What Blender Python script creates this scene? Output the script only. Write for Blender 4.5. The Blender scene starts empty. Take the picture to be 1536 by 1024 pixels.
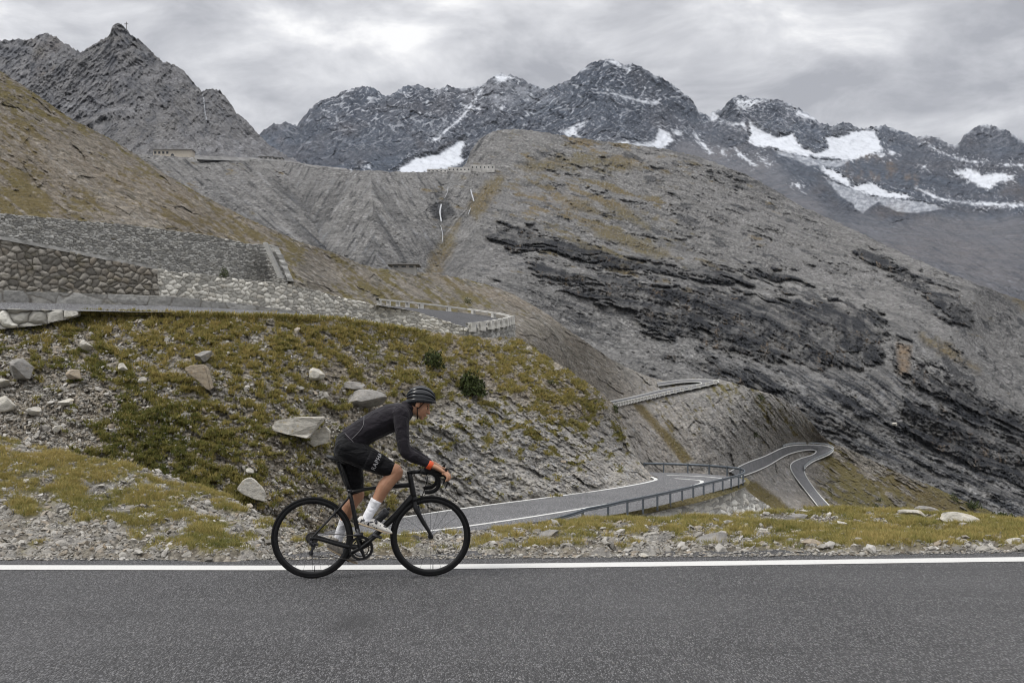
import bpy, bmesh, math, random
import numpy as np
from mathutils import Vector, Matrix, Euler

# ------------------------------------------------------------------ basics
rng = np.random.default_rng(7)
random.seed(7)
scene = bpy.context.scene
COL = scene.collection
FOC, CX, HY, CH = 1665.0, 768.0, 580.0, 1.6      # focal length in photo pixels, principal column, horizon row, eye height

def unproj(px, py, Y):
    px, py, Y = np.broadcast_arrays(np.asarray(px, float), np.asarray(py, float), np.asarray(Y, float))
    return np.stack([(px - CX) / FOC * Y, Y, CH + (HY - py) / FOC * Y], -1)

def on_plane(px, py, z):
    return unproj(px, py, FOC * (CH - z) / (np.asarray(py, float) - HY))

def lut(pts):
    a = np.array(pts, float)
    return lambda x: np.interp(x, a[:, 0], a[:, 1])

def sstep(a, b, x):
    t = np.clip((x - a) / (b - a), 0, 1)
    return t * t * (3 - 2 * t)

# ------------------------------------------------------------------ noise
_p = np.arange(256); np.random.RandomState(3).shuffle(_p)
PERM = np.concatenate([_p, _p, _p]).astype(np.int32)
_g = np.random.RandomState(5).normal(size=(256, 3)); GRAD = (_g / np.linalg.norm(_g, axis=1)[:, None]).astype(np.float32)

def perlin(x, y, z):
    x, y, z = np.broadcast_arrays(x, y, z)
    xi = np.floor(x).astype(np.int64); yi = np.floor(y).astype(np.int64); zi = np.floor(z).astype(np.int64)
    xf = (x - xi).astype(np.float32); yf = (y - yi).astype(np.float32); zf = (z - zi).astype(np.float32)
    xi &= 255; yi &= 255; zi &= 255
    fu = xf**3 * (xf * (xf * 6 - 15) + 10); fv = yf**3 * (yf * (yf * 6 - 15) + 10); fw = zf**3 * (zf * (zf * 6 - 15) + 10)
    def c(dx, dy, dz):
        h = PERM[(PERM[(PERM[(xi + dx) & 255] + yi + dy) & 255] + zi + dz) & 255]
        g = GRAD[h]
        return g[..., 0] * (xf - dx) + g[..., 1] * (yf - dy) + g[..., 2] * (zf - dz)
    a = c(0, 0, 0); b = c(1, 0, 0); l0 = a + fu * (b - a)
    a = c(0, 1, 0); b = c(1, 1, 0); l1 = a + fu * (b - a)
    m0 = l0 + fv * (l1 - l0)
    a = c(0, 0, 1); b = c(1, 0, 1); l0 = a + fu * (b - a)
    a = c(0, 1, 1); b = c(1, 1, 1); l1 = a + fu * (b - a)
    m1 = l0 + fv * (l1 - l0)
    return (m0 + fw * (m1 - m0)) * 1.6

def fbm(x, y, z, o=4, gain=0.5):
    s = 0; a = 1.0; t = 0
    for i in range(o):
        s = s + a * perlin(x + 17.3 * i, y - 9.1 * i, z + 5.7 * i); t += a
        a *= gain; x = x * 2.03; y = y * 2.03; z = z * 2.03
    return s / t

def ridged(x, y, z, o=5, gain=0.5):
    s = 0; a = 1.0; t = 0; w = 1.0
    for i in range(o):
        n = 1 - np.abs(perlin(x + 11.3 * i, y + 4.1 * i, z - 7.7 * i)) * 1.25
        n = np.clip(n, 0, 1) ** 2
        s = s + a * n * w; t += a
        w = np.clip(n * 1.6, 0.25, 1); a *= gain; x = x * 2.07; y = y * 2.07; z = z * 2.07
    return s / t

def voronoi(x, y, seed=0, jit=0.85):
    xi = np.floor(x).astype(np.int64); yi = np.floor(y).astype(np.int64)
    f1 = np.full(x.shape, 9.0); f2 = np.full(x.shape, 9.0); cid = np.zeros(x.shape, np.int64)
    for dx in (-1, 0, 1):
        for dy in (-1, 0, 1):
            cx = xi + dx; cy = yi + dy
            h = PERM[(PERM[(cx + seed) & 255] + cy) & 255].astype(np.int64)
            h2 = PERM[(h + 91 + seed) & 255]
            d = np.hypot(cx + 0.5 + jit * (h / 255.0 - 0.5) - x, cy + 0.5 + jit * (h2 / 255.0 - 0.5) - y)
            closer = d < f1
            f2 = np.where(closer, f1, np.minimum(f2, d))
            cid = np.where(closer, h * 256 + h2, cid)
            f1 = np.where(closer, d, f1)
    return f1, f2, cid

def facets(x, y, seed=0, tilt=1.0):
    """broken planes: every cell is a tilted facet at its own height"""
    xi = np.floor(x).astype(np.int64); yi = np.floor(y).astype(np.int64)
    best = np.full(x.shape, 9.0); val = np.zeros(x.shape)
    for dx in (-1, 0, 1):
        for dy in (-1, 0, 1):
            cx = xi + dx; cy = yi + dy
            h = PERM[(PERM[(cx + seed) & 255] + cy) & 255]; h2 = PERM[(h + 91 + seed) & 255]; h3 = PERM[(h2 + 37) & 255] / 255.0; h4 = PERM[(h2 + 149) & 255] / 255.0
            ox = x - (cx + 0.1 + 0.8 * h / 255.0); oy = y - (cy + 0.1 + 0.8 * h2 / 255.0)
            d = ox * ox + oy * oy; c = d < best
            best = np.where(c, d, best)
            val = np.where(c, 0.5 * h3 + tilt * ((h4 - 0.5) * 2 * ox + (PERM[(h + 201) & 255] / 255.0 - 0.5) * 2 * oy), val)
    return val

def crag(x, y, sizes, seed=0, sx=1.0, sy=1.0, warp=0.5):
    s = 0
    for i, z in enumerate(sizes):
        wx = warp * fbm(x / z * 0.7 + seed, y / z * 0.7, 0 * x + i, 3); wy = warp * fbm(x / z * 0.7 + 31 + seed, y / z * 0.7, 0 * x + i, 3)
        s = s + z * facets(x / (z * sx) + wx, y / (z * sy) + wy, seed + 13 * i)
    return s

def grain(x, y, th, l, w, seed=0, o=5, gain=0.62):
    """ridged lineation: l long and w wide in pixels, running at angle th"""
    u = x * math.cos(th) + y * math.sin(th); v = -x * math.sin(th) + y * math.cos(th)
    return ridged(u / l, v / w, 0 * u + seed, o, gain)

def streaks(x, y, th, l, w, seed=0):
    u = x * math.cos(th) + y * math.sin(th); v = -x * math.sin(th) + y * math.cos(th)
    return fbm(u / l, v / w, 0 * u + seed, 4, 0.65)

def hash01(c, k=1):
    return ((np.asarray(c, np.int64) * 2654435761 + k * 40503 * 7919) % 100003) / 100003.0

def tps(ctrl):
    """thin plate interpolation of log distance over the view"""
    a = np.array(ctrl, float); n = len(a)
    p = a[:, :2] / 100.0; v = np.log(a[:, 2])
    def phi(r2): return 0.5 * r2 * np.log(np.maximum(r2, 1e-9))
    K = phi(((p[:, None] - p[None]) ** 2).sum(-1)) + np.eye(n) * 0.02
    M = np.zeros((n + 3, n + 3)); M[:n, :n] = K; M[:n, n] = 1; M[:n, n + 1:] = p; M[n, :n] = 1; M[n + 1:, :n] = p.T
    w = np.linalg.solve(M, np.concatenate([v, np.zeros(3)]))
    def f(px, py):
        x = np.asarray(px, float) / 100; y = np.asarray(py, float) / 100
        s = w[n] + w[n + 1] * x + w[n + 2] * y
        for i in range(n):
            s = s + w[i] * phi((x - p[i, 0]) ** 2 + (y - p[i, 1]) ** 2)
        return np.exp(s)
    return f

def field(px, py, ctrl, pw=3.0):
    s = 0; t = 0
    for x, y, v in ctrl:
        w = 1.0 / (((px - x) ** 2 + (py - y) ** 2) / 400.0 + 1) ** (pw / 2)
        s = s + w * v; t = t + w
    return s / t

def polysd(px, py, poly):
    """signed distance in pixels, positive inside"""
    q = np.array(poly, float); d = np.full(np.shape(px), 1e9); ins = np.zeros(np.shape(px), bool)
    for i in range(len(q)):
        x1, y1 = q[i]; x2, y2 = q[(i + 1) % len(q)]
        ex, ey = x2 - x1, y2 - y1
        t = np.clip(((px - x1) * ex + (py - y1) * ey) / (ex * ex + ey * ey + 1e-9), 0, 1)
        d = np.minimum(d, np.hypot(px - x1 - t * ex, py - y1 - t * ey))
        if y1 != y2:
            ins ^= ((y1 > py) != (y2 > py)) & (px < (x2 - x1) * (py - y1) / (y2 - y1) + x1)
    return np.where(ins, d, -d)

def linesd(px, py, pts):
    q = np.array(pts, float); d = np.full(np.shape(px), 1e9)
    for i in range(len(q) - 1):
        x1, y1 = q[i]; x2, y2 = q[i + 1]; ex, ey = x2 - x1, y2 - y1
        t = np.clip(((px - x1) * ex + (py - y1) * ey) / (ex * ex + ey * ey + 1e-9), 0, 1)
        d = np.minimum(d, np.hypot(px - x1 - t * ex, py - y1 - t * ey))
    return d

# ------------------------------------------------------------------ objects
def mesh_np(name, V, F, mat=None, smooth=True, masks=None, parent=None, matidx=None):
    V = np.ascontiguousarray(V, np.float32).reshape(-1, 3); F = np.ascontiguousarray(F, np.int32)
    me = bpy.data.meshes.new(name)
    me.vertices.add(len(V)); me.vertices.foreach_set('co', V.ravel())
    k = F.shape[1]
    me.loops.add(F.size); me.loops.foreach_set('vertex_index', F.ravel())
    me.polygons.add(len(F)); me.polygons.foreach_set('loop_start', np.arange(0, F.size, k, dtype=np.int32))
    me.polygons.foreach_set('use_smooth', np.full(len(F), smooth, bool))
    if mat is not None:
        for m in (mat if isinstance(mat, (list, tuple)) else [mat]): me.materials.append(m)
    if matidx is not None: me.polygons.foreach_set('material_index', np.asarray(matidx, np.int32))
    if masks is not None:
        at = me.color_attributes.new('masks', 'FLOAT_COLOR', 'POINT')
        at.data.foreach_set('color', np.ascontiguousarray(masks, np.float32).ravel())
    me.update(calc_edges=True)
    o = bpy.data.objects.new(name, me); COL.objects.link(o)
    if parent is not None: o.parent = parent
    return o

def obj_bm(name, bm, mat, parent=None, smooth=False):
    me = bpy.data.meshes.new(name); bm.normal_update(); bm.to_mesh(me); bm.free()
    if mat is not None:
        for m in (mat if isinstance(mat, (list, tuple)) else [mat]): me.materials.append(m)
    me.polygons.foreach_set('use_smooth', np.full(len(me.polygons), smooth, bool))
    o = bpy.data.objects.new(name, me); COL.objects.link(o)
    if parent is not None: o.parent = parent
    return o

def tag(o, label=None, cat=None, group=None, kind=None):
    if label: o['label'] = label
    if cat: o['category'] = cat
    if group: o['group'] = group
    if kind: o['kind'] = kind
    return o

def thing(name, label, cat, loc=(0, 0, 0), rz=0.0, group=None):
    o = bpy.data.objects.new(name, None); COL.objects.link(o)
    o.location = loc; o.rotation_euler = (0, 0, rz); o.empty_display_size = 0.2
    return tag(o, label, cat, group)

def grid_faces(nr, nc):
    i = np.arange(nr - 1)[:, None] * nc + np.arange(nc - 1)[None]
    return np.stack([i, i + 1, i + nc + 1, i + nc], -1).reshape(-1, 4)

def grid_normals(P):
    du = np.gradient(P, axis=1); dv = np.gradient(P, axis=0)
    n = np.cross(du, dv); n /= np.linalg.norm(n, axis=-1, keepdims=True) + 1e-12
    return n

CAM = np.array([0, 0, CH])
def push(P, d):
    """move points by d metres along the line of sight (d<0 comes nearer): relief that runs in depth"""
    r = P - CAM; L = P[..., 1:2]
    return P + r / L * d[..., None]

def loft(name, x0, x1, dx, dy, top, bot, depth, sculpt, mat, back=(0.02, 1.0, 6), jag=0.0, jagf=0.05):
    xs = np.arange(x0, x1 + dx, dx)
    tp = lut(top)(xs); bt = lut(bot)(xs)
    if jag: tp = tp + jag * (fbm(xs * jagf, xs * 0 + 3.3, xs * 0 + x0 * 0.01, 5, 0.68) - 0.9 * (ridged(xs * jagf * 1.7, xs * 0 + 8.3, xs * 0, 4, 0.6) - 0.45))
    ny = max(8, int(np.max(bt - tp) / dy))
    v = np.linspace(0, 1, ny)[:, None]
    PX = np.tile(xs, (ny, 1)); PY = bt + (tp - bt) * v
    P = unproj(PX, PY, depth(PX, PY))
    P, M = sculpt(PX, PY, P)
    # the far side of the crest, so that the land has a back
    st, sl, nb = back
    rows = []; Y0 = P[-1, :, 1]
    for k in range(1, nb + 1):
        q = P[-1].copy(); dYk = Y0 * st * k
        q[:, 0] *= 1 + st * k; q[:, 1] += dYk; q[:, 2] -= sl * dYk * (0.3 + 0.7 * k / nb)
        rows.append(q)
    Pf = np.concatenate([P] + [r[None] for r in rows]); Mf = np.concatenate([M] + [M[-1:]] * nb)
    o = mesh_np(name, Pf, grid_faces(*Pf.shape[:2]), mat, True, Mf.reshape(-1, 4))
    o['kind'] = 'structure'
    return o, PX, PY, P, M

# ------------------------------------------------------------------ materials
class Nodes:
    def __init__(s, name):
        s.m = bpy.data.materials.new(name); s.m.use_nodes = True; s.t = s.m.node_tree; s.t.nodes.clear()
        s.out = s.t.nodes.new('ShaderNodeOutputMaterial'); s.b = s.t.nodes.new('ShaderNodeBsdfPrincipled')
        s.t.links.new(s.b.outputs[0], s.out.inputs[0]); s._co = None
    def n(s, kind, **kw):
        o = s.t.nodes.new('ShaderNode' + kind)
        for k, v in kw.items():
            if k == 'ins':
                for a, b in v.items(): s.put(o, a, b)
            else: setattr(o, k, v)
        return o
    def put(s, node, key, val):
        i = node.inputs[key]
        if hasattr(val, 'links') and hasattr(val, 'node'): s.t.links.new(val, i)
        elif isinstance(val, (tuple, list)) and i.type == 'RGBA' and len(val) == 3: i.default_value = (*val, 1)
        else: i.default_value = val
    def co(s):
        if s._co is None: s._co = s.n('TexCoord').outputs['Object']
        return s._co
    def map(s, scale, rot=(0, 0, 0), src=None):
        return s.n('Mapping', ins={'Vector': src or s.co(), 'Scale': scale, 'Rotation': rot}).outputs[0]
    def noise(s, scale, detail=4, rough=0.55, vec=None, dist=0.0):
        return s.n('TexNoise', ins={'Vector': vec or s.co(), 'Scale': scale, 'Detail': detail, 'Roughness': rough, 'Distortion': dist}).outputs['Fac']
    def vor(s, scale, vec=None, feature='F1', out='Distance', rand=1.0):
        return s.n('TexVoronoi', feature=feature, ins={'Vector': vec or s.co(), 'Scale': scale, 'Randomness': rand}).outputs[out]
    def ramp(s, fac, stops, interp='LINEAR'):
        r = s.n('ValToRGB', ins={'Fac': fac}); r.color_ramp.interpolation = interp
        e = r.color_ramp.elements
        while len(e) < len(stops): e.new(0.5)
        for i, (p, c) in enumerate(stops):
            e[i].position = p; e[i].color = (*c, 1) if isinstance(c, (tuple, list)) else (c, c, c, 1)
        return r.outputs[0]
    def mix(s, fac, a, b, mode='MIX'):
        m = s.n('Mix', data_type='RGBA', blend_type=mode)
        s.put(m, 0, fac); s.put(m, 6, a); s.put(m, 7, b)
        return m.outputs[2]
    def math(s, op, a, b=0.0, clamp=False):
        m = s.n('Math', operation=op, use_clamp=clamp); s.put(m, 0, a); s.put(m, 1, b); return m.outputs[0]
    def mask(s):
        a = s.n('Attribute', attribute_name='masks'); p = s.n('SeparateColor', ins={0: a.outputs['Color']})
        return p.outputs[0], p.outputs[1], p.outputs[2], a.outputs['Alpha']
    def bump(s, h, dist, strength=1.0, nrm=None):
        b = s.n('Bump', ins={'Height': h, 'Distance': dist, 'Strength': strength})
        if nrm is not None: s.put(b, 'Normal', nrm)
        return b.outputs[0]
    def done(s, col=None, rough=0.9, nrm=None, spec=0.2, metal=0.0):
        if col is not None: s.put(s.b, 'Base Color', col)
        s.put(s.b, 'Roughness', rough); s.put(s.b, 'Specular IOR Level', spec); s.put(s.b, 'Metallic', metal)
        if nrm is not None: s.put(s.b, 'Normal', nrm)
        return s.m

def plain(name, col, rough=0.5, spec=0.4, metal=0.0, var=0.12, scale=30.0):
    N = Nodes(name)
    f = N.noise(scale, 4)
    lo = tuple(c * (1 - var) for c in col); hi = tuple(min(1, c * (1 + var)) for c in col)
    r = N.ramp(N.noise(scale * 1.7, 3), [(0.3, rough * 0.85), (0.7, min(1, rough * 1.15))])
    return N.done(N.ramp(f, [(0.3, lo), (0.7, hi)]), r, None, spec, metal)

def terrain_mat(name, s, rock, dark, grass, tint=None, bump=0.3, aniso=None, snowcol=(0.56, 0.585, 0.63), stain=(0.2, 0.14, 0.085), cell=3.6, rub=0.85):
    """s = texture size in metres; masks: R grass, G snow, B dark rock, A ochre stain"""
    N = Nodes(name); R, G, B, A = N.mask()
    v = N.map(aniso[0], aniso[1]) if aniso else N.co()
    big = N.noise(0.06 / s, 5, 0.6, v); mid = N.noise(0.5 / s, 6, 0.65, v, 0.4); fine = N.noise(3.0 / s, 5, 0.7, v)
    col = N.ramp(mid, [(0.3, tuple(c * 0.6 for c in rock)), (0.5, rock), (0.7, tuple(min(1, c * 1.4) for c in rock))])
    col = N.mix(N.ramp(big, [(0.4, 0.0), (0.65, 0.75)]), col, tint or tuple(c * 0.8 for c in rock))
    cv = N.n('TexVoronoi', ins={'Vector': N.map((1, 0.5, 1.25), (0.12, 0.1, 0.3)), 'Scale': cell / s}); ctone = N.n('SeparateColor', ins={0: cv.outputs['Color']}).outputs[0]
    stone = N.ramp(ctone, [(0.0, 0.5), (0.5, 1.0), (0.85, 1.35), (1.0, 1.9)])
    gap = N.ramp(cv.outputs['Distance'], [(0.4, 1.0), (0.78, 0.45)])
    rubf = N.math('MULTIPLY', N.ramp(N.noise(0.14 / s, 4, 0.6, None, 0.6), [(0.38, 0.25), (0.6, 1.0)]), rub)
    col = N.mix(rubf, col, N.mix(1.0, N.mix(1.0, col, stone, 'MULTIPLY'), gap, 'MULTIPLY'))
    dk = N.ramp(fine, [(0.3, tuple(c * 0.5 for c in dark)), (0.7, tuple(c * 1.5 for c in dark))])
    dk = N.mix(rub * 0.35, dk, N.mix(1.0, dk, stone, 'MULTIPLY'))
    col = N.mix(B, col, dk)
    col = N.mix(N.math('MULTIPLY', A, N.ramp(mid, [(0.35, 0.2), (0.6, 1.0)])), col, stain)
    g1 = N.ramp(fine, [(0.25, tuple(c * 0.5 for c in grass[0])), (0.55, grass[0]), (0.8, grass[1])])
    g1 = N.mix(N.ramp(big, [(0.4, 0.0), (0.65, 0.8)]), g1, grass[2])
    col = N.mix(R, col, g1)
    col = N.mix(N.ramp(fine, [(0.32, 0.45), (0.47, 0.0)]), col, tuple(c * 0.4 for c in rock))
    sn = N.ramp(mid, [(0.3, tuple(c * 0.78 for c in snowcol)), (0.7, snowcol)])
    col = N.mix(G, col, sn)
    h = N.math('ADD', N.math('ADD', fine, N.math('MULTIPLY', mid, 2.0)), N.math('MULTIPLY', N.math('SUBTRACT', ctone, cv.outputs['Distance']), 0.5 * rub))
    nr = N.bump(h, bump * s, N.math('SUBTRACT', 1.0, N.math('MULTIPLY', G, 0.7)))
    return N.done(col, 0.95, nr, 0.12)

# ------------------------------------------------------------------ camera, sky, sun
cam = bpy.data.cameras.new('camera'); camo = bpy.data.objects.new('camera', cam); COL.objects.link(camo)
camo.location = (0, 0, CH); camo.rotation_euler = (math.pi / 2, 0, 0)
cam.sensor_fit = 'HORIZONTAL'; cam.sensor_width = 36.0; cam.lens = 36.0 * FOC / 1536.0
cam.shift_y = (HY - 512.0) / 1536.0; cam.clip_start = 0.1; cam.clip_end = 60000
scene.camera = camo
scene.cycles.filter_width = 1.1; scene.cycles.use_denoising = True

SUN_EL, SUN_AZ = 54.0, 246.0          # compass-like: 0 = +Y, clockwise; a veiled sun high on the left
w = bpy.data.worlds.new('World'); scene.world = w; w.use_nodes = True
t = w.node_tree; t.nodes.clear()
def wn(k, **kw):
    o = t.nodes.new('ShaderNode' + k)
    for a, b in kw.items(): setattr(o, a, b)
    return o
sky = wn('TexSky', sky_type='NISHITA', sun_disc=False, sun_elevation=math.radians(SUN_EL), sun_rotation=math.radians(SUN_AZ), altitude=2500)
tc = wn('TexCoord'); sp = wn('SeparateXYZ'); t.links.new(tc.outputs['Generated'], sp.inputs[0])
def wm(op, a, b=0.0, c=None):
    m = wn('Math', operation=op)
    for i, v in enumerate((a, b) if c is None else (a, b, c)):
        if hasattr(v, 'links'): t.links.new(v, m.inputs[i])
        else: m.inputs[i].default_value = v
    return m.outputs[0]
mpv = wn('Mapping'); mpv.inputs['Scale'].default_value = (1.0, 1.0, 2.3); t.links.new(tc.outputs['Generated'], mpv.inputs[0]); cb = mpv
def wnoise(scale, det, rough, dist, off):
    mp = wn('Mapping'); mp.inputs['Location'].default_value = off; t.links.new(cb.outputs[0], mp.inputs[0])
    n = wn('TexNoise'); t.links.new(mp.outputs[0], n.inputs['Vector'])
    n.inputs['Scale'].default_value = scale; n.inputs['Detail'].default_value = det; n.inputs['Roughness'].default_value = rough; n.inputs['Distortion'].default_value = dist
    return n.outputs['Fac']
def wramp(f, stops):
    r = wn('ValToRGB'); t.links.new(f, r.inputs[0]); e = r.color_ramp.elements
    while len(e) < len(stops): e.new(0.5)
    for i, (p, c) in enumerate(stops): e[i].position = p; e[i].color = (*c, 1)
    return r.outputs[0]
n1 = wnoise(2.9, 5, 0.5, 0.3, (3.1, 0.7, 0.0)); n2 = wnoise(7.5, 8, 0.6, 0.35, (2.4, 5.2, 1.0))
f = wm('ADD', wm('MULTIPLY', n1, 0.52), wm('MULTIPLY', n2, 0.48))
cloud = wramp(f, [(0.39, (4.7, 4.74, 5.05)), (0.46, (6.7, 6.73, 7.0)), (0.52, (9.0, 9.0, 9.2)), (0.58, (12.2, 12.1, 12.0))])
zen = wm('ADD', 0.70, wm('MULTIPLY', wm('SMOOTH_MIN', wm('MAXIMUM', wm('SUBTRACT', sp.outputs[2], 0.36), 0.0), 0.5, 0.1), 2.0))
vs = wn('VectorMath', operation='SCALE'); t.links.new(cloud, vs.inputs[0]); t.links.new(zen, vs.inputs['Scale']); cloud = vs.outputs[0]   # an overcast sky is brighter overhead than near the horizon
mx = wn('Mix', data_type='RGBA'); mx.inputs[0].default_value = 0.95
t.links.new(sky.outputs[0], mx.inputs[6]); t.links.new(cloud, mx.inputs[7])
bg = wn('Background'); bg.inputs[1].default_value = 0.1; t.links.new(mx.outputs[2], bg.inputs[0])
wo = wn('OutputWorld'); t.links.new(bg.outputs[0], wo.inputs[0])

sun = bpy.data.lights.new('sun', 'SUN'); so = bpy.data.objects.new('sun', sun); COL.objects.link(so)
sun.energy = 1.5; sun.angle = math.radians(10); sun.color = (1.0, 0.97, 0.92)
el, az = math.radians(SUN_EL), math.radians(SUN_AZ)
sd = Vector((math.sin(az) * math.cos(el), math.cos(az) * math.cos(el), math.sin(el)))
so.rotation_euler = (-sd).to_track_quat('-Z', 'Y').to_euler(); so.location = (0, -5, 30)
scene.view_settings.view_transform = 'Standard'; scene.view_settings.look = 'None'
scene.view_settings.exposure = 0.35; scene.view_settings.gamma = 1.0
# ================================================================== TERRAIN (photo pixel outlines, each with its own distance)
Q = 1.5
M_far = terrain_mat('far_rock', 40.0, (0.092, 0.11, 0.142), (0.028, 0.038, 0.058), ((0.10, 0.09, 0.06), (0.12, 0.1, 0.06), (0.12, 0.11, 0.09)), tint=(0.115, 0.112, 0.122), bump=0.5, rub=0.5)
M_peak = terrain_mat('peak_rock', 14.0, (0.215, 0.214, 0.222), (0.085, 0.09, 0.104), ((0.13, 0.11, 0.06), (0.15, 0.12, 0.06), (0.14, 0.12, 0.09)), tint=(0.2, 0.193, 0.185), bump=0.5, rub=0.5)
M_mid = terrain_mat('scree_rock', 9.0, (0.228, 0.223, 0.215), (0.030, 0.032, 0.037), ((0.15, 0.12, 0.045), (0.205, 0.16, 0.055), (0.19, 0.13, 0.045)), tint=(0.23, 0.225, 0.22), bump=0.5, stain=(0.25, 0.18, 0.115), rub=0.6)
M_hill = terrain_mat('hill_ground', 3.0, (0.245, 0.225, 0.195), (0.085, 0.083, 0.066), ((0.15, 0.128, 0.04), (0.22, 0.18, 0.055), (0.14, 0.105, 0.048)), tint=(0.29, 0.25, 0.2), bump=0.5, stain=(0.13, 0.1, 0.07), rub=0.6)

# ---- snow peaks at the head of the valley
A_top = [(250,290),(330,240),(380,207),(395,196),(410,186),(430,184),(445,188),(465,162),(480,152),(500,146),(515,138),(530,134),(545,130),(560,134),(575,143),(585,143),(600,133),(612,127),(625,126),(640,132),(660,134),(672,129),(685,131),(700,132),(720,130),(730,122),(740,114),(752,110),(765,112),(780,117),(800,128),(820,133),(845,124),(852,122),(865,112),(880,99),(900,91),(916,88),(925,91),(935,96),(950,97),(960,100),(985,112),(1010,128),(1030,142),(1040,153),(1048,166),(1055,171),(1064,174),(1070,166),(1082,167),(1090,156),(1100,146),(1112,143),(1130,147),(1148,147),(1165,149),(1185,156),(1210,168),(1232,184),(1250,190),(1265,184),(1285,188),(1292,193),(1310,190),(1325,188),(1345,195),(1360,198),(1375,206),(1390,203),(1410,208),(1425,216),(1440,215),(1446,202),(1460,192),(1475,186),(1490,188),(1510,195),(1525,205),(1536,214),(1600,240),(1720,250)]
A_bot = [(250,330),(700,330),(950,300),(1100,330),(1250,410),(1400,470),(1536,540),(1720,600)]
A_dep = tps([(250,300,3600),(400,190,5200),(400,320,3300),(545,130,5400),(600,260,3600),(752,110,5300),(760,250,3900),(916,88,5600),(930,215,4200),(1060,172,6000),(1120,145,5400),(1130,250,4000),(1200,300,2800),(1250,190,5000),(1250,230,4300),(1350,200,5200),(1330,290,3300),(1400,400,1900),(1480,186,5000),(1480,300,3400),(1536,480,1600),(1720,250,5000),(1720,580,1500),(1280,390,1900),(1536,330,2700)])
def zo(pts, ox, oy=0): return [(x / 2.994 + ox, y / 2.994 + oy) for x, y in pts]
SNOW = [zo([(290,525),(330,562),(420,602),(500,596),(520,640),(560,668),(600,682),(650,662),(638,612),(700,608),(780,582),(860,575),(900,662),(905,680),(830,700),(760,722),(680,715),(600,708),(480,690),(400,665),(330,660),(285,632),(300,590)],1024),
        zo([(610,740),(690,760),(740,800),(760,830),(850,815),(920,855),(1000,866),(1040,890),(980,893),(900,890),(800,868),(740,838),(660,800),(625,770)],1024),
        zo([(1210,772),(1290,755),(1340,782),(1430,775),(1490,785),(1480,808),(1420,820),(1380,850),(1340,845),(1300,820)],1024),
        zo([(1055,850),(1100,855),(1160,890),(1280,910),(1330,905),(1410,908),(1533,915),(1533,932),(1440,930),(1330,925),(1200,905),(1130,895)],1024),
        zo([(1075,638),(1180,690),(1280,718),(1360,725),(1355,735),(1270,728),(1160,690)],1024),
        zo([(1430,738),(1533,733),(1533,745),(1440,748)],1024),
        zo([(100,505),(150,495),(165,520),(150,550),(130,545)],1024),
        zo([(160,545),(230,552),(280,545),(290,600),(270,570),(200,560)],1024),
        zo([(230,440),(340,445),(400,452),(330,470),(290,500),(250,478)],1024),
        zo([(500,520),(520,495),(600,525),(630,550),(600,545)],1024),
        zo([(45,600),(60,598),(110,660),(140,690),(120,690),(70,640)],1024), zo([(230,665),(260,680),(330,745),(320,750),(250,700)],1024), zo([(340,700),(400,735),(395,745),(350,715)],1024), zo([(490,822),(520,825),(545,850),(520,845)],1024),
        zo([(160,675),(180,672),(205,695),(180,700)],1024), zo([(870,690),(905,690),(912,710),(885,712)],1024), zo([(920,672),(955,675),(960,690),(935,705)],1024), zo([(1070,742),(1090,742),(1095,760),(1075,757)],1024),
        zo([(220,775),(280,730),(330,700),(430,680),(500,640),(553,612),(558,650),(540,690),(560,712),(520,748),(400,772),(350,790)],512),
        zo([(978,598),(1040,565),(1110,538),(1090,565),(1062,590),(1072,618),(1020,610)],512),
        zo([(1135,618),(1180,632),(1250,640),(1280,625),(1300,640),(1370,640),(1410,625),(1425,570),(1465,590),(1500,630),(1470,650),(1440,668),(1350,668),(1260,650),(1190,640)],512),
        zo([(1185,412),(1280,430),(1350,445),(1400,452),(1435,438),(1425,475),(1370,466),(1290,450)],512),
        zo([(640,392),(628,390),(600,440),(570,478),(520,535),(450,598),(460,602),(540,540),(590,480)],512), zo([(410,620),(445,610),(445,625),(405,640)],512), zo([(675,462),(720,480),(735,495),(700,490)],512), zo([(570,490),(630,470),(625,490),(580,500)],512),
        zo([(1480,578),(1533,590),(1533,612),(1500,605)],512), zo([(0,758),(40,762),(60,770),(0,770)],512), zo([(90,750),(130,740),(135,760)],512), zo([(690,340),(740,332),(780,350),(740,362),(700,375)],512), zo([(1180,268),(1230,268),(1310,318),(1290,325),(1230,295)],512)]
ICE = [zo([(400,665),(480,692),(600,712),(700,718),(760,712),(720,745),(690,752),(610,742),(560,745),(500,712),(430,695)],1024),
       zo([(640,800),(690,862),(720,890),(760,912),(780,940),(810,960),(840,930),(880,905),(900,920),(960,950),(1005,955),(1050,955),(1100,950),(1180,935),(1130,918),(1050,900),(950,893),(850,880),(740,840)],1024)]
SCREE_A = [(1150,235),(1210,290),(1270,330),(1300,322),(1340,335),(1400,322),(1536,325),(1720,360),(1720,640),(1500,560),(1300,430),(1190,340),(1060,260),(1000,215),(1060,215)]
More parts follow.
